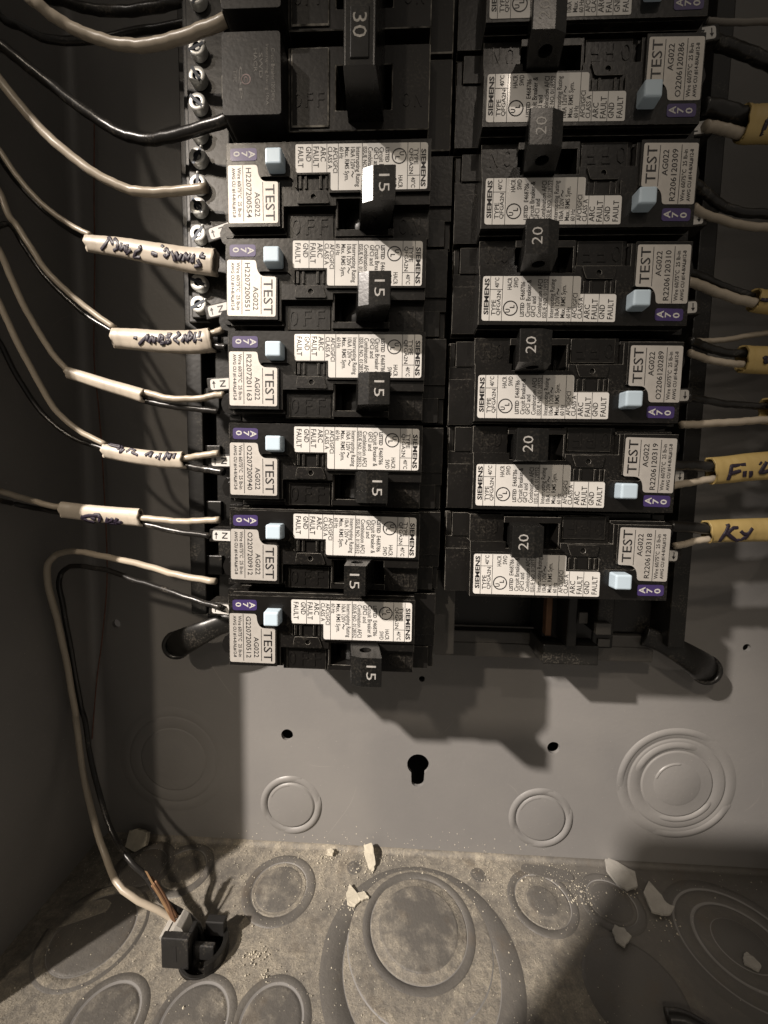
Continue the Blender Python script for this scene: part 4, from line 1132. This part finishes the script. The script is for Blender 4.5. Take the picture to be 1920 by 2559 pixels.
INK = {"s_551":[[[-109.07,-3.32,42.12],[-108.57,-4.47,42.69],[-108.95,-5.06,42.78],[-109.4,-5.61,42.78],[-109.91,-6.12,42.7],[-110.48,-6.5,42.54],[-111.04,-6.88,42.38],[-111.67,-7.22,42.14]],[[-109.02,-3.48,42.2],[-108.1,-4.19,42.61],[-107.61,-4.88,42.86],[-107.17,-5.53,43.02],[-106.8,-6.13,43.1],[-106.66,-5.53,43.02],[-106.53,-4.94,42.94],[-106.51,-4.25,42.69],[-105.79,-5.03,43.02],[-105.19,-5.71,43.18],[-105.29,-6.58,43.27],[-105.57,-7.32,43.11],[-106.33,-7.58,42.94],[-107.16,-7.8,42.7]],[[-103.81,-5.81,43.34],[-104.0,-6.52,43.35],[-104.2,-7.22,43.35],[-104.51,-7.84,43.19],[-103.87,-7.54,43.35],[-103.29,-7.2,43.43],[-102.72,-6.85,43.51],[-102.66,-7.56,43.51],[-102.65,-8.22,43.43],[-102.76,-8.8,43.19]],[[-101.63,-6.44,43.59],[-101.7,-7.04,43.67],[-101.87,-7.56,43.59],[-102.05,-8.08,43.51],[-102.28,-8.56,43.35],[-102.57,-8.99,43.11],[-101.88,-8.73,43.35],[-101.19,-8.47,43.59],[-100.57,-8.17,43.75]],[[-97.53,-7.2,44.07],[-97.25,-7.72,44.16],[-97.01,-8.19,44.16],[-97.66,-8.45,44.08],[-98.31,-8.71,44.0],[-99.02,-8.93,43.83],[-99.46,-9.51,43.59],[-100.0,-10.0,43.19],[-99.27,-10.12,43.27],[-98.55,-10.25,43.35],[-97.77,-10.42,43.51]],[[-93.42,-9.5,44.56],[-92.71,-9.77,44.65],[-92.0,-10.03,44.73],[-91.29,-10.3,44.81]],[[-93.28,-9.83,44.56],[-92.65,-10.06,44.65],[-92.07,-10.25,44.65],[-91.45,-10.49,44.73]],[[-90.21,-7.53,44.56],[-89.74,-7.85,44.72],[-89.33,-8.13,44.8]],[[-88.93,-9.7,45.13],[-88.59,-9.2,45.05],[-88.25,-8.69,44.97],[-87.88,-9.2,45.05],[-87.52,-9.71,45.13],[-87.2,-10.18,45.13],[-87.83,-10.63,45.13],[-88.52,-11.05,45.05],[-88.76,-10.7,45.05],[-89.0,-10.35,45.05]],[[-86.68,-9.49,45.13],[-86.37,-10.1,45.13],[-86.05,-10.72,45.13],[-85.74,-11.34,45.13]],[[-85.92,-10.69,45.21],[-85.82,-11.27,45.13],[-85.72,-11.84,45.05],[-85.66,-12.38,44.89]],[[-85.2,-9.73,45.13],[-84.92,-10.35,45.21],[-84.69,-10.93,45.21],[-84.5,-11.47,45.13],[-84.31,-12.01,45.05],[-83.88,-11.48,45.21],[-83.53,-10.86,45.21],[-83.18,-10.25,45.21]],[[-83.08,-12.48,45.05],[-82.77,-11.94,45.13],[-82.47,-11.41,45.21],[-82.16,-10.88,45.29],[-81.94,-10.26,45.21],[-81.75,-10.92,45.29],[-81.6,-11.53,45.29],[-81.49,-12.11,45.21],[-80.98,-11.58,45.37],[-80.55,-10.97,45.37],[-80.13,-10.36,45.37]],[[-80.52,-13.04,45.21],[-80.12,-12.55,45.38],[-79.71,-12.06,45.54],[-79.35,-11.53,45.62],[-79.02,-10.95,45.62],[-79.16,-11.53,45.62],[-79.34,-12.06,45.54],[-79.52,-12.59,45.46],[-79.7,-13.13,45.38]],[[-75.93,-10.42,45.86],[-76.4,-11.03,45.94],[-76.9,-11.6,45.95],[-76.13,-11.76,46.03],[-75.31,-11.97,46.19]],[[-77.99,-12.43,45.78],[-77.67,-12.97,45.78],[-77.39,-13.46,45.7],[-77.12,-13.96,45.62],[-77.86,-14.03,45.46],[-78.65,-14.06,45.21],[-79.4,-14.13,45.05]]],"s_1163":[[[-101.45,-34.85,42.54],[-100.88,-35.05,42.62],[-100.31,-35.25,42.7]],[[-100.02,-37.08,42.31],[-99.27,-36.69,42.62],[-98.63,-36.25,42.78],[-98.0,-35.81,42.94],[-97.41,-35.35,43.02],[-96.83,-34.89,43.1],[-96.3,-34.4,43.09],[-96.44,-35.08,43.18],[-96.63,-35.73,43.18],[-96.93,-36.33,43.02]],[[-96.12,-36.84,43.1],[-95.65,-36.24,43.26],[-95.24,-35.62,43.34],[-94.87,-34.97,43.33],[-94.58,-35.56,43.42],[-94.34,-36.13,43.42],[-94.1,-36.7,43.42],[-93.87,-36.15,43.5],[-93.68,-35.59,43.5],[-93.49,-35.02,43.49]],[[-92.72,-36.75,43.58],[-92.35,-36.07,43.74],[-92.07,-35.34,43.73],[-91.89,-34.56,43.57],[-91.29,-34.98,43.73],[-90.69,-35.39,43.89],[-91.09,-35.88,43.9],[-91.54,-36.34,43.82],[-91.03,-36.7,43.82],[-90.53,-37.06,43.82],[-91.22,-37.16,43.74],[-91.97,-37.23,43.58]],[[-89.4,-34.67,43.89],[-89.38,-35.33,44.05],[-89.46,-35.93,44.05],[-89.54,-36.53,44.06],[-89.67,-37.11,43.98],[-88.98,-36.9,44.06],[-88.24,-36.71,44.22],[-88.48,-36.22,44.21],[-88.77,-35.71,44.13],[-88.37,-35.11,44.13],[-88.07,-34.45,43.97],[-88.75,-34.43,43.89],[-89.44,-34.4,43.81]],[[-86.06,-33.7,43.88],[-85.46,-34.32,44.29],[-84.96,-34.88,44.53],[-85.56,-35.28,44.53],[-86.16,-35.68,44.53],[-86.81,-36.06,44.45],[-86.27,-36.49,44.53],[-85.77,-36.89,44.53],[-85.28,-37.29,44.54]],[[-84.12,-37.12,44.78],[-83.81,-36.61,44.85],[-83.5,-36.1,44.93],[-83.28,-35.53,44.85],[-83.06,-34.96,44.77],[-82.69,-35.68,45.01],[-82.45,-36.32,45.01],[-82.22,-36.96,45.01],[-82.01,-36.41,45.09],[-81.84,-35.84,45.09],[-81.72,-35.24,45.01],[-81.6,-34.63,44.93],[-81.61,-33.95,44.6],[-81.11,-34.54,44.93],[-80.66,-35.1,45.17],[-80.25,-35.63,45.33],[-80.93,-36.08,45.25],[-81.62,-36.53,45.17]],[[-79.42,-34.06,44.93],[-79.41,-34.72,45.17],[-79.44,-35.34,45.33],[-79.51,-35.94,45.41],[-79.63,-36.51,45.42],[-79.78,-37.06,45.34],[-79.23,-36.61,45.42],[-78.71,-36.13,45.41],[-78.2,-35.65,45.41]],[[-77.91,-33.82,44.92],[-77.93,-34.65,45.25],[-78.03,-35.42,45.41],[-78.21,-36.13,45.41]],[[-78.72,-36.37,45.41],[-77.97,-36.49,45.41],[-77.22,-36.6,45.41]]],"s_940":[[[-112.08,-69.65,41.03],[-111.19,-69.84,41.27],[-110.37,-70.01,41.42],[-109.65,-70.12,41.42],[-108.94,-70.23,41.42],[-108.23,-70.34,41.42]],[[-112.22,-69.91,41.82],[-111.51,-70.07,41.82],[-110.75,-70.24,41.89],[-109.98,-70.41,41.97],[-109.27,-70.54,41.97],[-108.56,-70.67,41.97],[-107.8,-70.8,42.05]],[[-108.55,-71.46,42.52],[-107.96,-70.97,42.2],[-107.64,-70.45,41.5],[-107.28,-71.12,42.28],[-107.26,-71.76,42.6],[-107.35,-72.39,42.76],[-106.8,-72.04,42.75],[-106.32,-71.68,42.67],[-105.93,-71.32,42.44]],[[-105.06,-72.37,42.99],[-104.3,-71.89,42.91],[-103.7,-71.4,42.59],[-102.75,-71.66,42.82],[-101.8,-71.92,43.06]],[[-103.36,-72.36,43.14],[-102.66,-72.61,43.3],[-101.97,-72.87,43.45],[-101.33,-73.12,43.53],[-100.64,-73.37,43.69]],[[-98.16,-73.35,43.84],[-97.68,-73.08,43.76],[-97.2,-72.82,43.68],[-96.63,-72.55,43.52],[-96.11,-72.27,43.29],[-96.23,-73.06,43.76],[-96.55,-73.84,43.92]],[[-94.49,-73.55,43.84],[-94.19,-73.8,43.92],[-93.93,-74.05,43.92]],[[-93.18,-72.49,43.36],[-93.13,-73.27,43.76],[-93.24,-74.05,43.92],[-93.43,-74.81,43.92]],[[-91.76,-74.79,44.07],[-91.42,-74.22,44.07],[-91.08,-73.64,44.07],[-90.88,-73.06,43.83],[-90.72,-72.47,43.52],[-90.28,-73.08,43.99],[-89.98,-73.68,44.23],[-89.73,-74.27,44.38],[-89.5,-73.68,44.3],[-89.32,-73.07,44.15],[-89.27,-72.46,43.75]],[[-87.83,-72.46,43.98],[-87.79,-73.07,44.38],[-87.89,-73.67,44.54],[-88.03,-74.26,44.62]]],"s_912":[[[-122.94,-94.67,41.7],[-122.13,-94.92,41.7],[-121.26,-95.16,41.77],[-120.51,-95.42,41.7],[-119.78,-95.6,41.69],[-119.06,-95.78,41.69],[-118.34,-95.96,41.69],[-118.05,-96.13,41.54],[-117.89,-96.32,41.23]],[[-122.53,-94.38,41.85],[-121.71,-94.24,42.0],[-120.9,-94.1,42.15],[-120.09,-93.97,42.31],[-119.28,-93.83,42.46],[-118.56,-93.81,42.53],[-117.85,-93.79,42.61],[-117.07,-93.76,42.76],[-116.42,-93.74,42.76],[-115.77,-93.73,42.76],[-115.52,-94.2,42.76],[-115.33,-94.68,42.69],[-115.8,-95.32,42.46],[-116.46,-95.99,42.0]],[[-118.82,-94.52,42.38],[-117.96,-94.76,42.46],[-117.15,-95.0,42.46]],[[-122.34,-94.75,41.77],[-121.79,-95.02,41.7],[-121.19,-95.27,41.7],[-120.64,-95.53,41.62],[-120.16,-95.81,41.47],[-119.21,-96.0,41.46],[-118.38,-96.22,41.31]],[[-112.55,-94.62,42.76],[-113.02,-95.26,42.53],[-113.55,-95.91,42.22],[-112.7,-95.64,42.38],[-111.85,-95.38,42.53],[-111.01,-95.12,42.68],[-110.93,-95.67,42.45],[-110.9,-96.23,42.14],[-111.63,-96.2,42.14],[-112.41,-96.17,42.07],[-113.13,-96.13,42.07]],[[-109.31,-94.55,42.75],[-109.65,-95.09,42.68],[-110.06,-95.64,42.53],[-109.17,-95.82,42.45],[-108.17,-95.98,42.52],[-109.16,-96.13,42.29],[-110.09,-96.27,42.14],[-111.02,-96.41,41.99]]],"rs_318":[[[90.2,-92.2,43.79],[90.31,-92.53,43.96],[90.42,-92.87,44.12],[90.24,-93.21,44.21],[90.07,-93.55,44.29],[89.9,-93.88,44.37],[89.79,-94.23,44.37],[89.68,-94.58,44.38],[89.51,-94.87,44.38],[89.35,-95.16,44.38],[89.19,-95.45,44.38],[89.08,-95.75,44.3],[88.98,-96.05,44.22],[88.88,-96.36,44.13],[88.78,-96.66,44.05],[88.68,-96.96,43.97],[88.64,-97.28,43.81],[88.67,-97.6,43.56],[88.69,-97.93,43.32]],[[93.22,-93.36,44.29],[92.87,-93.37,44.29],[92.53,-93.38,44.29],[92.19,-93.39,44.29],[91.84,-93.39,44.29],[91.52,-93.64,44.37],[91.27,-93.89,44.37],[91.02,-94.14,44.37],[90.76,-94.39,44.37],[90.51,-94.64,44.37],[90.25,-94.89,44.38],[90.0,-95.14,44.38],[90.29,-95.38,44.38],[90.65,-95.62,44.29],[90.95,-95.85,44.29],[91.31,-96.1,44.21],[91.67,-96.34,44.13],[92.03,-96.58,44.05],[92.55,-96.84,43.88],[93.07,-97.09,43.72],[93.59,-97.34,43.55],[93.85,-97.24,43.64],[94.1,-97.13,43.72],[94.43,-97.04,43.72],[94.68,-96.94,43.8],[94.94,-96.83,43.88],[95.22,-96.62,43.96],[95.51,-96.41,44.04],[95.79,-96.2,44.12]],[[93.98,-94.19,44.45],[94.27,-94.47,44.45],[94.57,-94.75,44.45],[94.94,-95.03,44.37],[95.31,-95.12,44.37],[95.68,-95.21,44.37],[96.06,-95.3,44.37]],[[97.54,-93.4,44.36],[97.27,-93.71,44.45],[97.07,-94.02,44.45],[96.87,-94.34,44.45],[96.67,-94.65,44.45],[96.46,-94.97,44.45],[96.33,-95.29,44.37],[96.21,-95.62,44.29],[96.08,-95.95,44.21],[95.96,-96.28,44.12],[95.9,-96.62,43.96],[95.85,-96.97,43.8]]],"rs_319":[[[93.65,-73.57,44.49],[93.37,-73.61,44.4],[93.03,-73.65,44.4],[92.68,-73.69,44.4],[92.33,-73.73,44.41],[91.99,-73.77,44.41],[91.64,-73.81,44.41],[91.29,-73.85,44.41],[90.95,-73.89,44.41],[90.6,-73.93,44.41],[90.25,-73.97,44.41],[89.91,-74.01,44.41],[89.56,-74.05,44.41],[89.53,-74.39,44.41],[89.43,-74.73,44.49],[89.4,-75.07,44.5],[89.37,-75.41,44.5],[89.41,-75.75,44.41],[89.38,-76.09,44.41],[89.41,-76.43,44.33],[89.33,-76.76,44.33],[89.31,-77.08,44.25],[89.35,-77.41,44.08],[89.33,-77.74,44.0],[89.37,-78.07,43.84],[89.41,-78.4,43.67]],[[89.74,-76.28,44.41],[90.08,-76.17,44.41],[90.41,-76.06,44.41],[90.74,-75.95,44.41],[91.07,-75.84,44.41],[91.4,-75.73,44.41],[91.66,-75.62,44.49],[91.99,-75.51,44.49],[92.32,-75.41,44.49]],[[93.55,-75.53,44.49],[93.62,-75.89,44.41],[93.69,-76.25,44.33],[93.76,-76.61,44.24],[93.9,-76.97,44.08],[93.97,-77.33,44.0]],[[95.51,-75.49,44.41],[95.51,-75.86,44.41],[95.59,-76.22,44.32],[95.73,-76.58,44.16],[95.8,-76.94,44.08],[96.01,-77.3,43.83]],[[97.78,-72.95,44.48],[98.0,-73.09,44.48],[98.21,-73.23,44.48]],[[99.91,-72.65,44.48],[99.75,-72.93,44.48],[99.53,-73.21,44.56],[99.37,-73.49,44.56],[99.22,-73.77,44.56],[99.06,-74.05,44.57],[98.91,-74.33,44.57],[98.75,-74.64,44.57],[98.66,-74.95,44.48],[98.5,-75.25,44.48],[98.41,-75.56,44.4],[98.31,-75.87,44.32],[98.79,-75.86,44.32],[99.26,-75.85,44.32],[99.59,-75.74,44.32],[99.84,-75.64,44.4],[100.17,-75.53,44.4],[100.5,-75.42,44.4],[100.74,-75.21,44.48],[101.06,-74.99,44.48],[101.38,-74.78,44.48],[101.62,-74.57,44.56]],[[100.98,-72.63,44.48],[100.97,-72.98,44.56],[101.04,-73.33,44.56],[101.1,-73.67,44.56],[101.17,-74.02,44.56],[101.23,-74.37,44.56],[101.3,-74.71,44.56],[101.44,-75.06,44.48],[101.57,-75.4,44.4]]],"rs_289":[[[97.53,-41.2,42.7],[97.78,-41.01,42.7],[98.04,-40.83,42.7],[98.3,-40.64,42.69],[98.26,-41.02,42.7],[98.3,-41.38,42.61],[98.26,-41.76,42.61],[98.3,-42.11,42.53],[98.65,-41.97,42.53],[98.93,-41.86,42.61],[99.28,-41.72,42.61]]],"rs_286":[[[90.91,25.89,44.96],[90.88,25.66,44.87],[90.78,25.36,44.87],[90.68,25.05,44.87],[90.66,24.82,44.78],[90.63,24.59,44.69],[90.53,24.29,44.69],[90.5,24.06,44.6],[90.47,23.82,44.52],[90.44,23.59,44.43],[90.41,23.36,44.34],[90.38,23.12,44.25],[90.42,22.96,44.07],[90.39,22.72,43.99],[90.43,22.55,43.81],[90.4,22.32,43.72],[90.44,22.15,43.54]]],"rs_310":[[[94.53,-23.79,43.42],[94.87,-23.86,43.42],[95.21,-23.92,43.42],[95.55,-23.99,43.42],[95.82,-24.1,43.5],[96.18,-24.1,43.5],[96.54,-24.1,43.5],[96.9,-24.1,43.5]]]}


for k_, v_ in TRACKS.items():
    if k_.startswith('w_') and k_ not in ('w_512w', 'w_512b'):
        x, y, z = v_[0]
        TRACKS[k_] = [[-150.3, y + 190, z + 1], [-150, y + 110, z + 1], [-149.8, y + 55, z + .5]] + ([[-149.5, y + 24, z]] if x < -147 else [[(x - 149) / 2, y + 15, z]]) + v_
    if (k_.startswith('rs_') or k_ in ('r_gray', 'r_black0', 'r_309b', 'r_309w', 'r_thin')):
        x, y, z = v_[-1]
        TRACKS[k_] = v_ + [[128, y + 2, z], [148, y + 16, z + 1], [154, y + 60, z + 2], [155, y + 190, z + 2]]


def cable(name, label, parts, group=None, cat='cable'):
    p0 = None
    for nm, tr, r, rz, m in parts:
        p0 = p0 or TRACKS[tr][len(TRACKS[tr]) // 2]
    base = tuple(p0)
    if len(parts) == 1:
        nm, tr, r, rz, m = parts[0]
        o = MB().tube([tuple(a - b for a, b in zip(q, base)) for q in TRACKS[tr]], r, rz=rz, seg=14, wob=.06, sub=5).build(name, M[m])
        o.matrix_world = UP @ Matrix.Translation(Vector(base) * S)
        o['label'] = label
        o['category'] = cat
        if group:
            o['group'] = group
        return o
    t = thing(name, label, cat, base, None, group)
    sl_ = None
    for nm, tr, r, rz, m in parts:
        if nm == 'jacket':
            o = jacket(TRACKS[tr], r, rz).build(nm, M[m], t, base)
            sl_ = o
            if INK.get(tr):
                mk = MB()
                for st in INK[tr]:
                    mk.tube(st, .75 if tr == 's_912' else .62, seg=6, rz=.2, sub=3)
                mk.build('handwriting', M['marker'], o, base)
        else:
            MB().tube(TRACKS[tr], r, rz=rz, seg=14, wob=.07 if r < 1.8 else .02, sub=5).build(nm, M[m], t, base)
    return t


def jacket(pts, r, rz):
    """slit-off cable jacket: oval tube with a visible wall at both open ends"""
    mb = MB()
    r0, r1 = r
    tp = lambda t: 1 + (r1 / r0 - 1) * t
    mb.tube(pts, r0, seg=24, rz=rz * r0 / r1, cap=False, sub=8, taper=tp, crease=.08)
    n_out = len(mb.v)
    rings = n_out // 24
    inner = MB().tube(pts, r0 - .5, seg=24, rz=rz * r0 / r1 - .5, cap=False, sub=8, taper=tp)
    mb.add(inner.v, inner.f, 0, True)
    k = n_out
    for base_i in (0, (rings - 1) * 24):
        mb.f += [(base_i + q, base_i + (q + 1) % 24, k + base_i + (q + 1) % 24, k + base_i + q) for q in range(24)]
        mb.mi += [0] * 24
        mb.sm += [False] * 24
    out = []
    for i, (x, y, z) in enumerate(mb.v):           # gentle dents and a slightly skewed cut
        ring = (i % n_out) // 24
        q = (i % 24) / 24 * 2 * pi
        e = .10 * sin(ring * .55 + 1.3) + .06 * sin(ring * 1.7 + q)
        sk = (.55 * sin(q + 1) + .28 * sin(3 * q + ring) + .15 * sin(7 * q)) if ring in (0, rings - 1) else 0
        e += .07 * sin(ring * 3.1 + 2 * q) * sin(ring * .37)
        out.append((x + sk, y, z + e))
    mb.v = out
    return mb


W, K_, J = 'wire_white', 'wire_black', 'jacket'
GLC = 'white jacketed cables entering from the left'
cable('power_wire', 'thick glossy off-white wire curving to the two pole breaker at top left', [('w', 'w_big', 1.6, None, W)], cat='wire')
cable('power_wire', 'thick black wire curving down and up to the lower pole of the two pole breaker', [('w', 'w_black30', 1.65, None, K_)], cat='wire')
cable('power_wire', 'black wire sagging behind the thick off-white wire near the top edge', [('w', 'w_top1', 1.5, None, K_)], cat='wire')
cable('power_wire', 'dark wire deepest at the upper left, behind the other top wires', [('w', 'w_top2', 1.3, None, K_)], cat='wire')
cable('neutral_wire', 'off-white wire without a tag, ending at the topmost 15 amp breaker', [('w', 'w_554', 1.4, None, W)], cat='wire')
cable('branch_cable', 'cable with the longest white jacket, handwriting with a dash in its middle, left side',
      [('white_conductor', 'w_551w', 0.85, None, W), ('black_conductor', 'w_551b', 0.8, None, K_), (J, 's_551', (2.6, 4.2), 2.5, 'sheath_white')], GLC)
cable('branch_cable', 'cable with thick handwritten white jacket, just below the longest jacket on the left',
      [('white_conductor', 'w_1163w', 0.95, None, W), ('black_conductor', 'w_1163b', 0.85, None, K_), (J, 's_1163', (3.3, 3.9), 2.5, 'sheath_white'), ('white_conductor', 'e_1163w', 1.0, None, W), ('black_conductor', 'e_1163b', 1.1, None, K_)], GLC)
cable('branch_cable', 'cable with plain white jacket and no handwriting, left side',
      [('white_conductor', 'w_lv3', 0.95, None, W), (J, 's_lv3', (1.9, 2.3), 1.9, 'sheath_white'), ('white_conductor', 'e_lv3w', 1.05, None, W), ('black_conductor', 'e_lv3b', 1.0, None, K_)], GLC)
cable('branch_cable', 'cable whose short white jacket is handwritten along its upper edge, beside the fourth breaker',
      [('white_conductor', 'w_940w', 0.95, None, W), ('black_conductor', 'w_940b', 0.9, None, K_), (J, 's_940', (2.4, 2.9), 2.1, 'sheath_white'), ('white_conductor', 'e_940w', 1.1, None, W), ('black_conductor', 'e_940b', 1.25, None, K_)], GLC)
cable('branch_cable', 'cable with small flat white tag marked A S in thick marker, lowest tag at left',
      [('white_conductor', 'w_912w', 1.05, None, W), ('black_conductor', 'w_912b', 0.95, None, K_), (J, 's_912', (2.8, 3.1), 1.9, 'sheath_white'), ('white_conductor', 'e_912w', 1.1, None, W), ('black_conductor', 'e_912b', 1.05, None, K_)], GLC)
GRC = 'yellow jacketed cables leaving on the right'
cable('branch_cable', 'yellow jacket with one slanting stroke, topmost on the right edge',
      [('black_conductor', 'r_286b', 2.2, None, K_), ('white_conductor', 'r_286w', 1.45, None, W), (J, 'rs_286', (5.2, 5.2), 3.0, 'sheath_yellow')], GRC)
cable('branch_cable', 'thick black and off-white wire pair with no jacket, second from the top on the right',
      [('black_conductor', 'r_309b', 1.35, None, K_), ('white_conductor', 'r_309w', 1.15, None, W)], 'wire pairs on the right')
cable('branch_cable', 'short yellow jacket end around a thick off-white wire, third from the top on the right',
      [('black_conductor', 'r_310b', 1.1, None, K_), ('white_conductor', 'r_310w', 1.35, None, W), (J, 'rs_310', (3.4, 3.6), 2.7, 'sheath_yellow')], GRC)
cable('neutral_wire', 'thin pale wire rising to the right, above the fourth yellow jacket', [('w', 'r_thin', 0.9, None, W)], cat='wire')
cable('branch_cable', 'bulky yellow jacket with its black wire above its white wire, beside the serial 289 breaker',
      [('black_conductor', 'r_289b', 1.25, None, K_), ('white_conductor', 'r_289w', 1.05, None, W), (J, 'rs_289', (4.2, 4.4), 2.8, 'sheath_yellow')], GRC)
cable('branch_cable', 'widely spread black and white pair, yellow jacket just cut by the edge',
      [('black_conductor', 'r_319b2', 1.15, None, K_), ('white_conductor', 'r_319w2', 1.2, None, W), (J, 'rs_289b', (4.2, 4.4), 2.8, 'sheath_yellow')], GRC)
cable('branch_cable', 'yellow jacket with large marker letters beginning F, second lowest on the right',
      [('black_conductor', 'r_319b', 1.7, None, K_), ('white_conductor', 'r_319w', 1.15, None, W), (J, 'rs_319', (4.3, 4.7), 2.7, 'sheath_yellow')], GRC)
cable('branch_cable', 'yellow jacket with marker letters beginning K, lowest on the right',
      [('black_conductor', 'r_318b', 1.8, None, K_), ('white_conductor', 'r_318w', 1.1, None, W), (J, 'rs_318', (3.7, 4.0), 2.6, 'sheath_yellow')], GRC)
cable('grey_wire', 'dim grey wire crossing the top right corner', [('w', 'r_gray', 0.8, None, 'wire_grey')], cat='wire')
cable('power_wire', 'black wire slanting down below the grey wire at the top right', [('w', 'r_black0', 1.9, None, K_)], cat='wire')

# the cable that drops to the floor connector
base = (-90, -200, 40)
t = thing('floor_cable', 'looping white and black wire pair dropping along the left side to the floor connector', 'cable', base)
MB().tube(TRACKS['w_512w'], 1.15, seg=14, wob=.1, sub=3).build('white_conductor', M[W], t, base)
MB().tube(TRACKS['w_512b'], 1.0, seg=14, wob=.12, sub=3).build('black_conductor', M[K_], t, base)
MB().tube([(-104.5, -231, 39), (-98, -238, 40.5), (-91.5, -245.5, 42), (-87, -254, 42.5)], .55, seg=10).build('bare_conductor', M['copper'], t, base)
for kk in range(3):
    MB().tube([(-103.5 + 1.1 * kk, -233 + 1.5 * kk, 40 + kk * .5), (-98 + kk, -239.5 + kk, 41 + .5 * kk), (-92.5 + kk * .5, -246, 43 + .5 * kk)], .38, seg=6).build('bare_strand', M['copper'], t, base)
kp = MB()
for dx in (1.2,):
    x = -101.5 + dx
    kp.add([(x - 6, -229 + dx, 39.6), (x - 4.6, -228.6 + dx, 40.2), (x + 7.8, -245, 42.6), (x + 6.2, -246, 42.2), (x + 2, -237, 41.6), (x + .8, -238, 41.2)], [(0, 1, 4, 5), (5, 4, 2, 3)])
kp.build('kraft_paper', M['kraft'], t, base)
jk = MB()
jk.prism(rounded([(-97.0, -245.5), (-91.5, -242.6), (-90.6, -240.2), (-88.2, -241.6), (-86.8, -247.0), (-87.2, -252.6), (-92.0, -252.8), (-94.5, -249.0)], .6), 41.5, 47.0)
jk.build('cut_jacket', M['gypsum_grey'], t, base, bevel=.4)

M['clip'] = mat('dusty_clip_plastic', (0.013, 0.0125, 0.012), 0.5, speck=.2)
# push-in connector in the opened knockout
cn = thing('cable_connector', 'black plastic slotted cable connector snapped into the bottom plate knockout', 'connector', (open_c[0], YF, open_c[1]))
CO = (open_c[0], YF, open_c[1])
mb = MB()
ring = circle(open_c[0], open_c[1], 8.5, 40)
mb.prism(ring, -7, .9, [circle(open_c[0], open_c[1], 7.3, 40)], fn=fl)
mb.prism([(open_c[0] + q * cos(a_), open_c[1] + q * sin(a_)) for q, rs in ((8.3, range(-9, 8)), (6.6, range(7, -10, -1))) for a_ in [k_ * .16 for k_ in rs]], .5, 4.4, fn=fl)
mb.build('collar', M['base'], cn, CO, bevel=.2)
MB().prism(circle(open_c[0], open_c[1], 7.4, 32), -4.2, -3.0, fn=fl).build('inner_web', M['base'], cn, CO)
mb = MB()
mb.box(-94.0, -84.2, YF + .6, YF + 12.2, 47.8, 50.4)
mb.box(-94.2, -92.4, YF + .4, YF + 10.0, 43.0, 48)
mb.box(-86.0, -84.4, YF + .4, YF + 11.0, 43.0, 48)
mb.box(-84.2, -76.5, YF + 1.0, YF + 6.5, 45.8, 47.6)
mb.box(-82.5, -75.5, YF + 3.0, YF + 8.6, 38.5, 41.5)
mb.build('clamp_jaw', M['clip'], cn, CO, bevel=.35)
MB().box(-89.6, -88.5, YF + 3.4, YF + 9.4, 50.42, 50.5).build('clamp_slot', M['void'], cn, CO)  # raised black strip painted in place of the slot's shade

# black lead lying at the lower right corner
pts = [(76, YF + 2.6, 55.5), (81, YF + 3.0, 56), (86, YF + 3.0, 58.5), (91, YF + 2.6, 62), (94, YF + 2.6, 70)]
b0 = (87, YF, 52)
o = MB().tube([tuple(a - b for a, b in zip(q, b0)) for q in pts], 2.5, seg=16).build('loose_lead', M['wire_black'])
o.matrix_world = UP @ Matrix.Translation(Vector(b0) * S)
o['label'] = 'glossy black lead curling over the floor at the lower right edge'
o['category'] = 'wire'
o = MB().prism(circle(0, 0, 3.6, 20), 0, 2.0).build('hole_disc', M['base'], bevel=.5)  # black disc added to stand for a dark hole
o.matrix_world = UP @ Matrix.Translation(Vector((157.5, YF + 5.5, 4)) * S) @ Matrix.Rotation(.9, 4, 'Y')
o['label'] = 'small black disc standing for a dark hole at the right end of the floor seam'
o['category'] = 'hole_disc'

# the telephone that takes the picture: its body shades the right of the floor
ph = MB()
ph.prism(rounded([(-106, -42), (-8, -42), (-8, -200), (-106, -200)], 9, 6), 178.5, 186.5)
po = ph.build('phone', M['phone'], bevel=1.0)
solo(po, 'black phone held out in front of the panel, behind the viewpoint', 'phone')
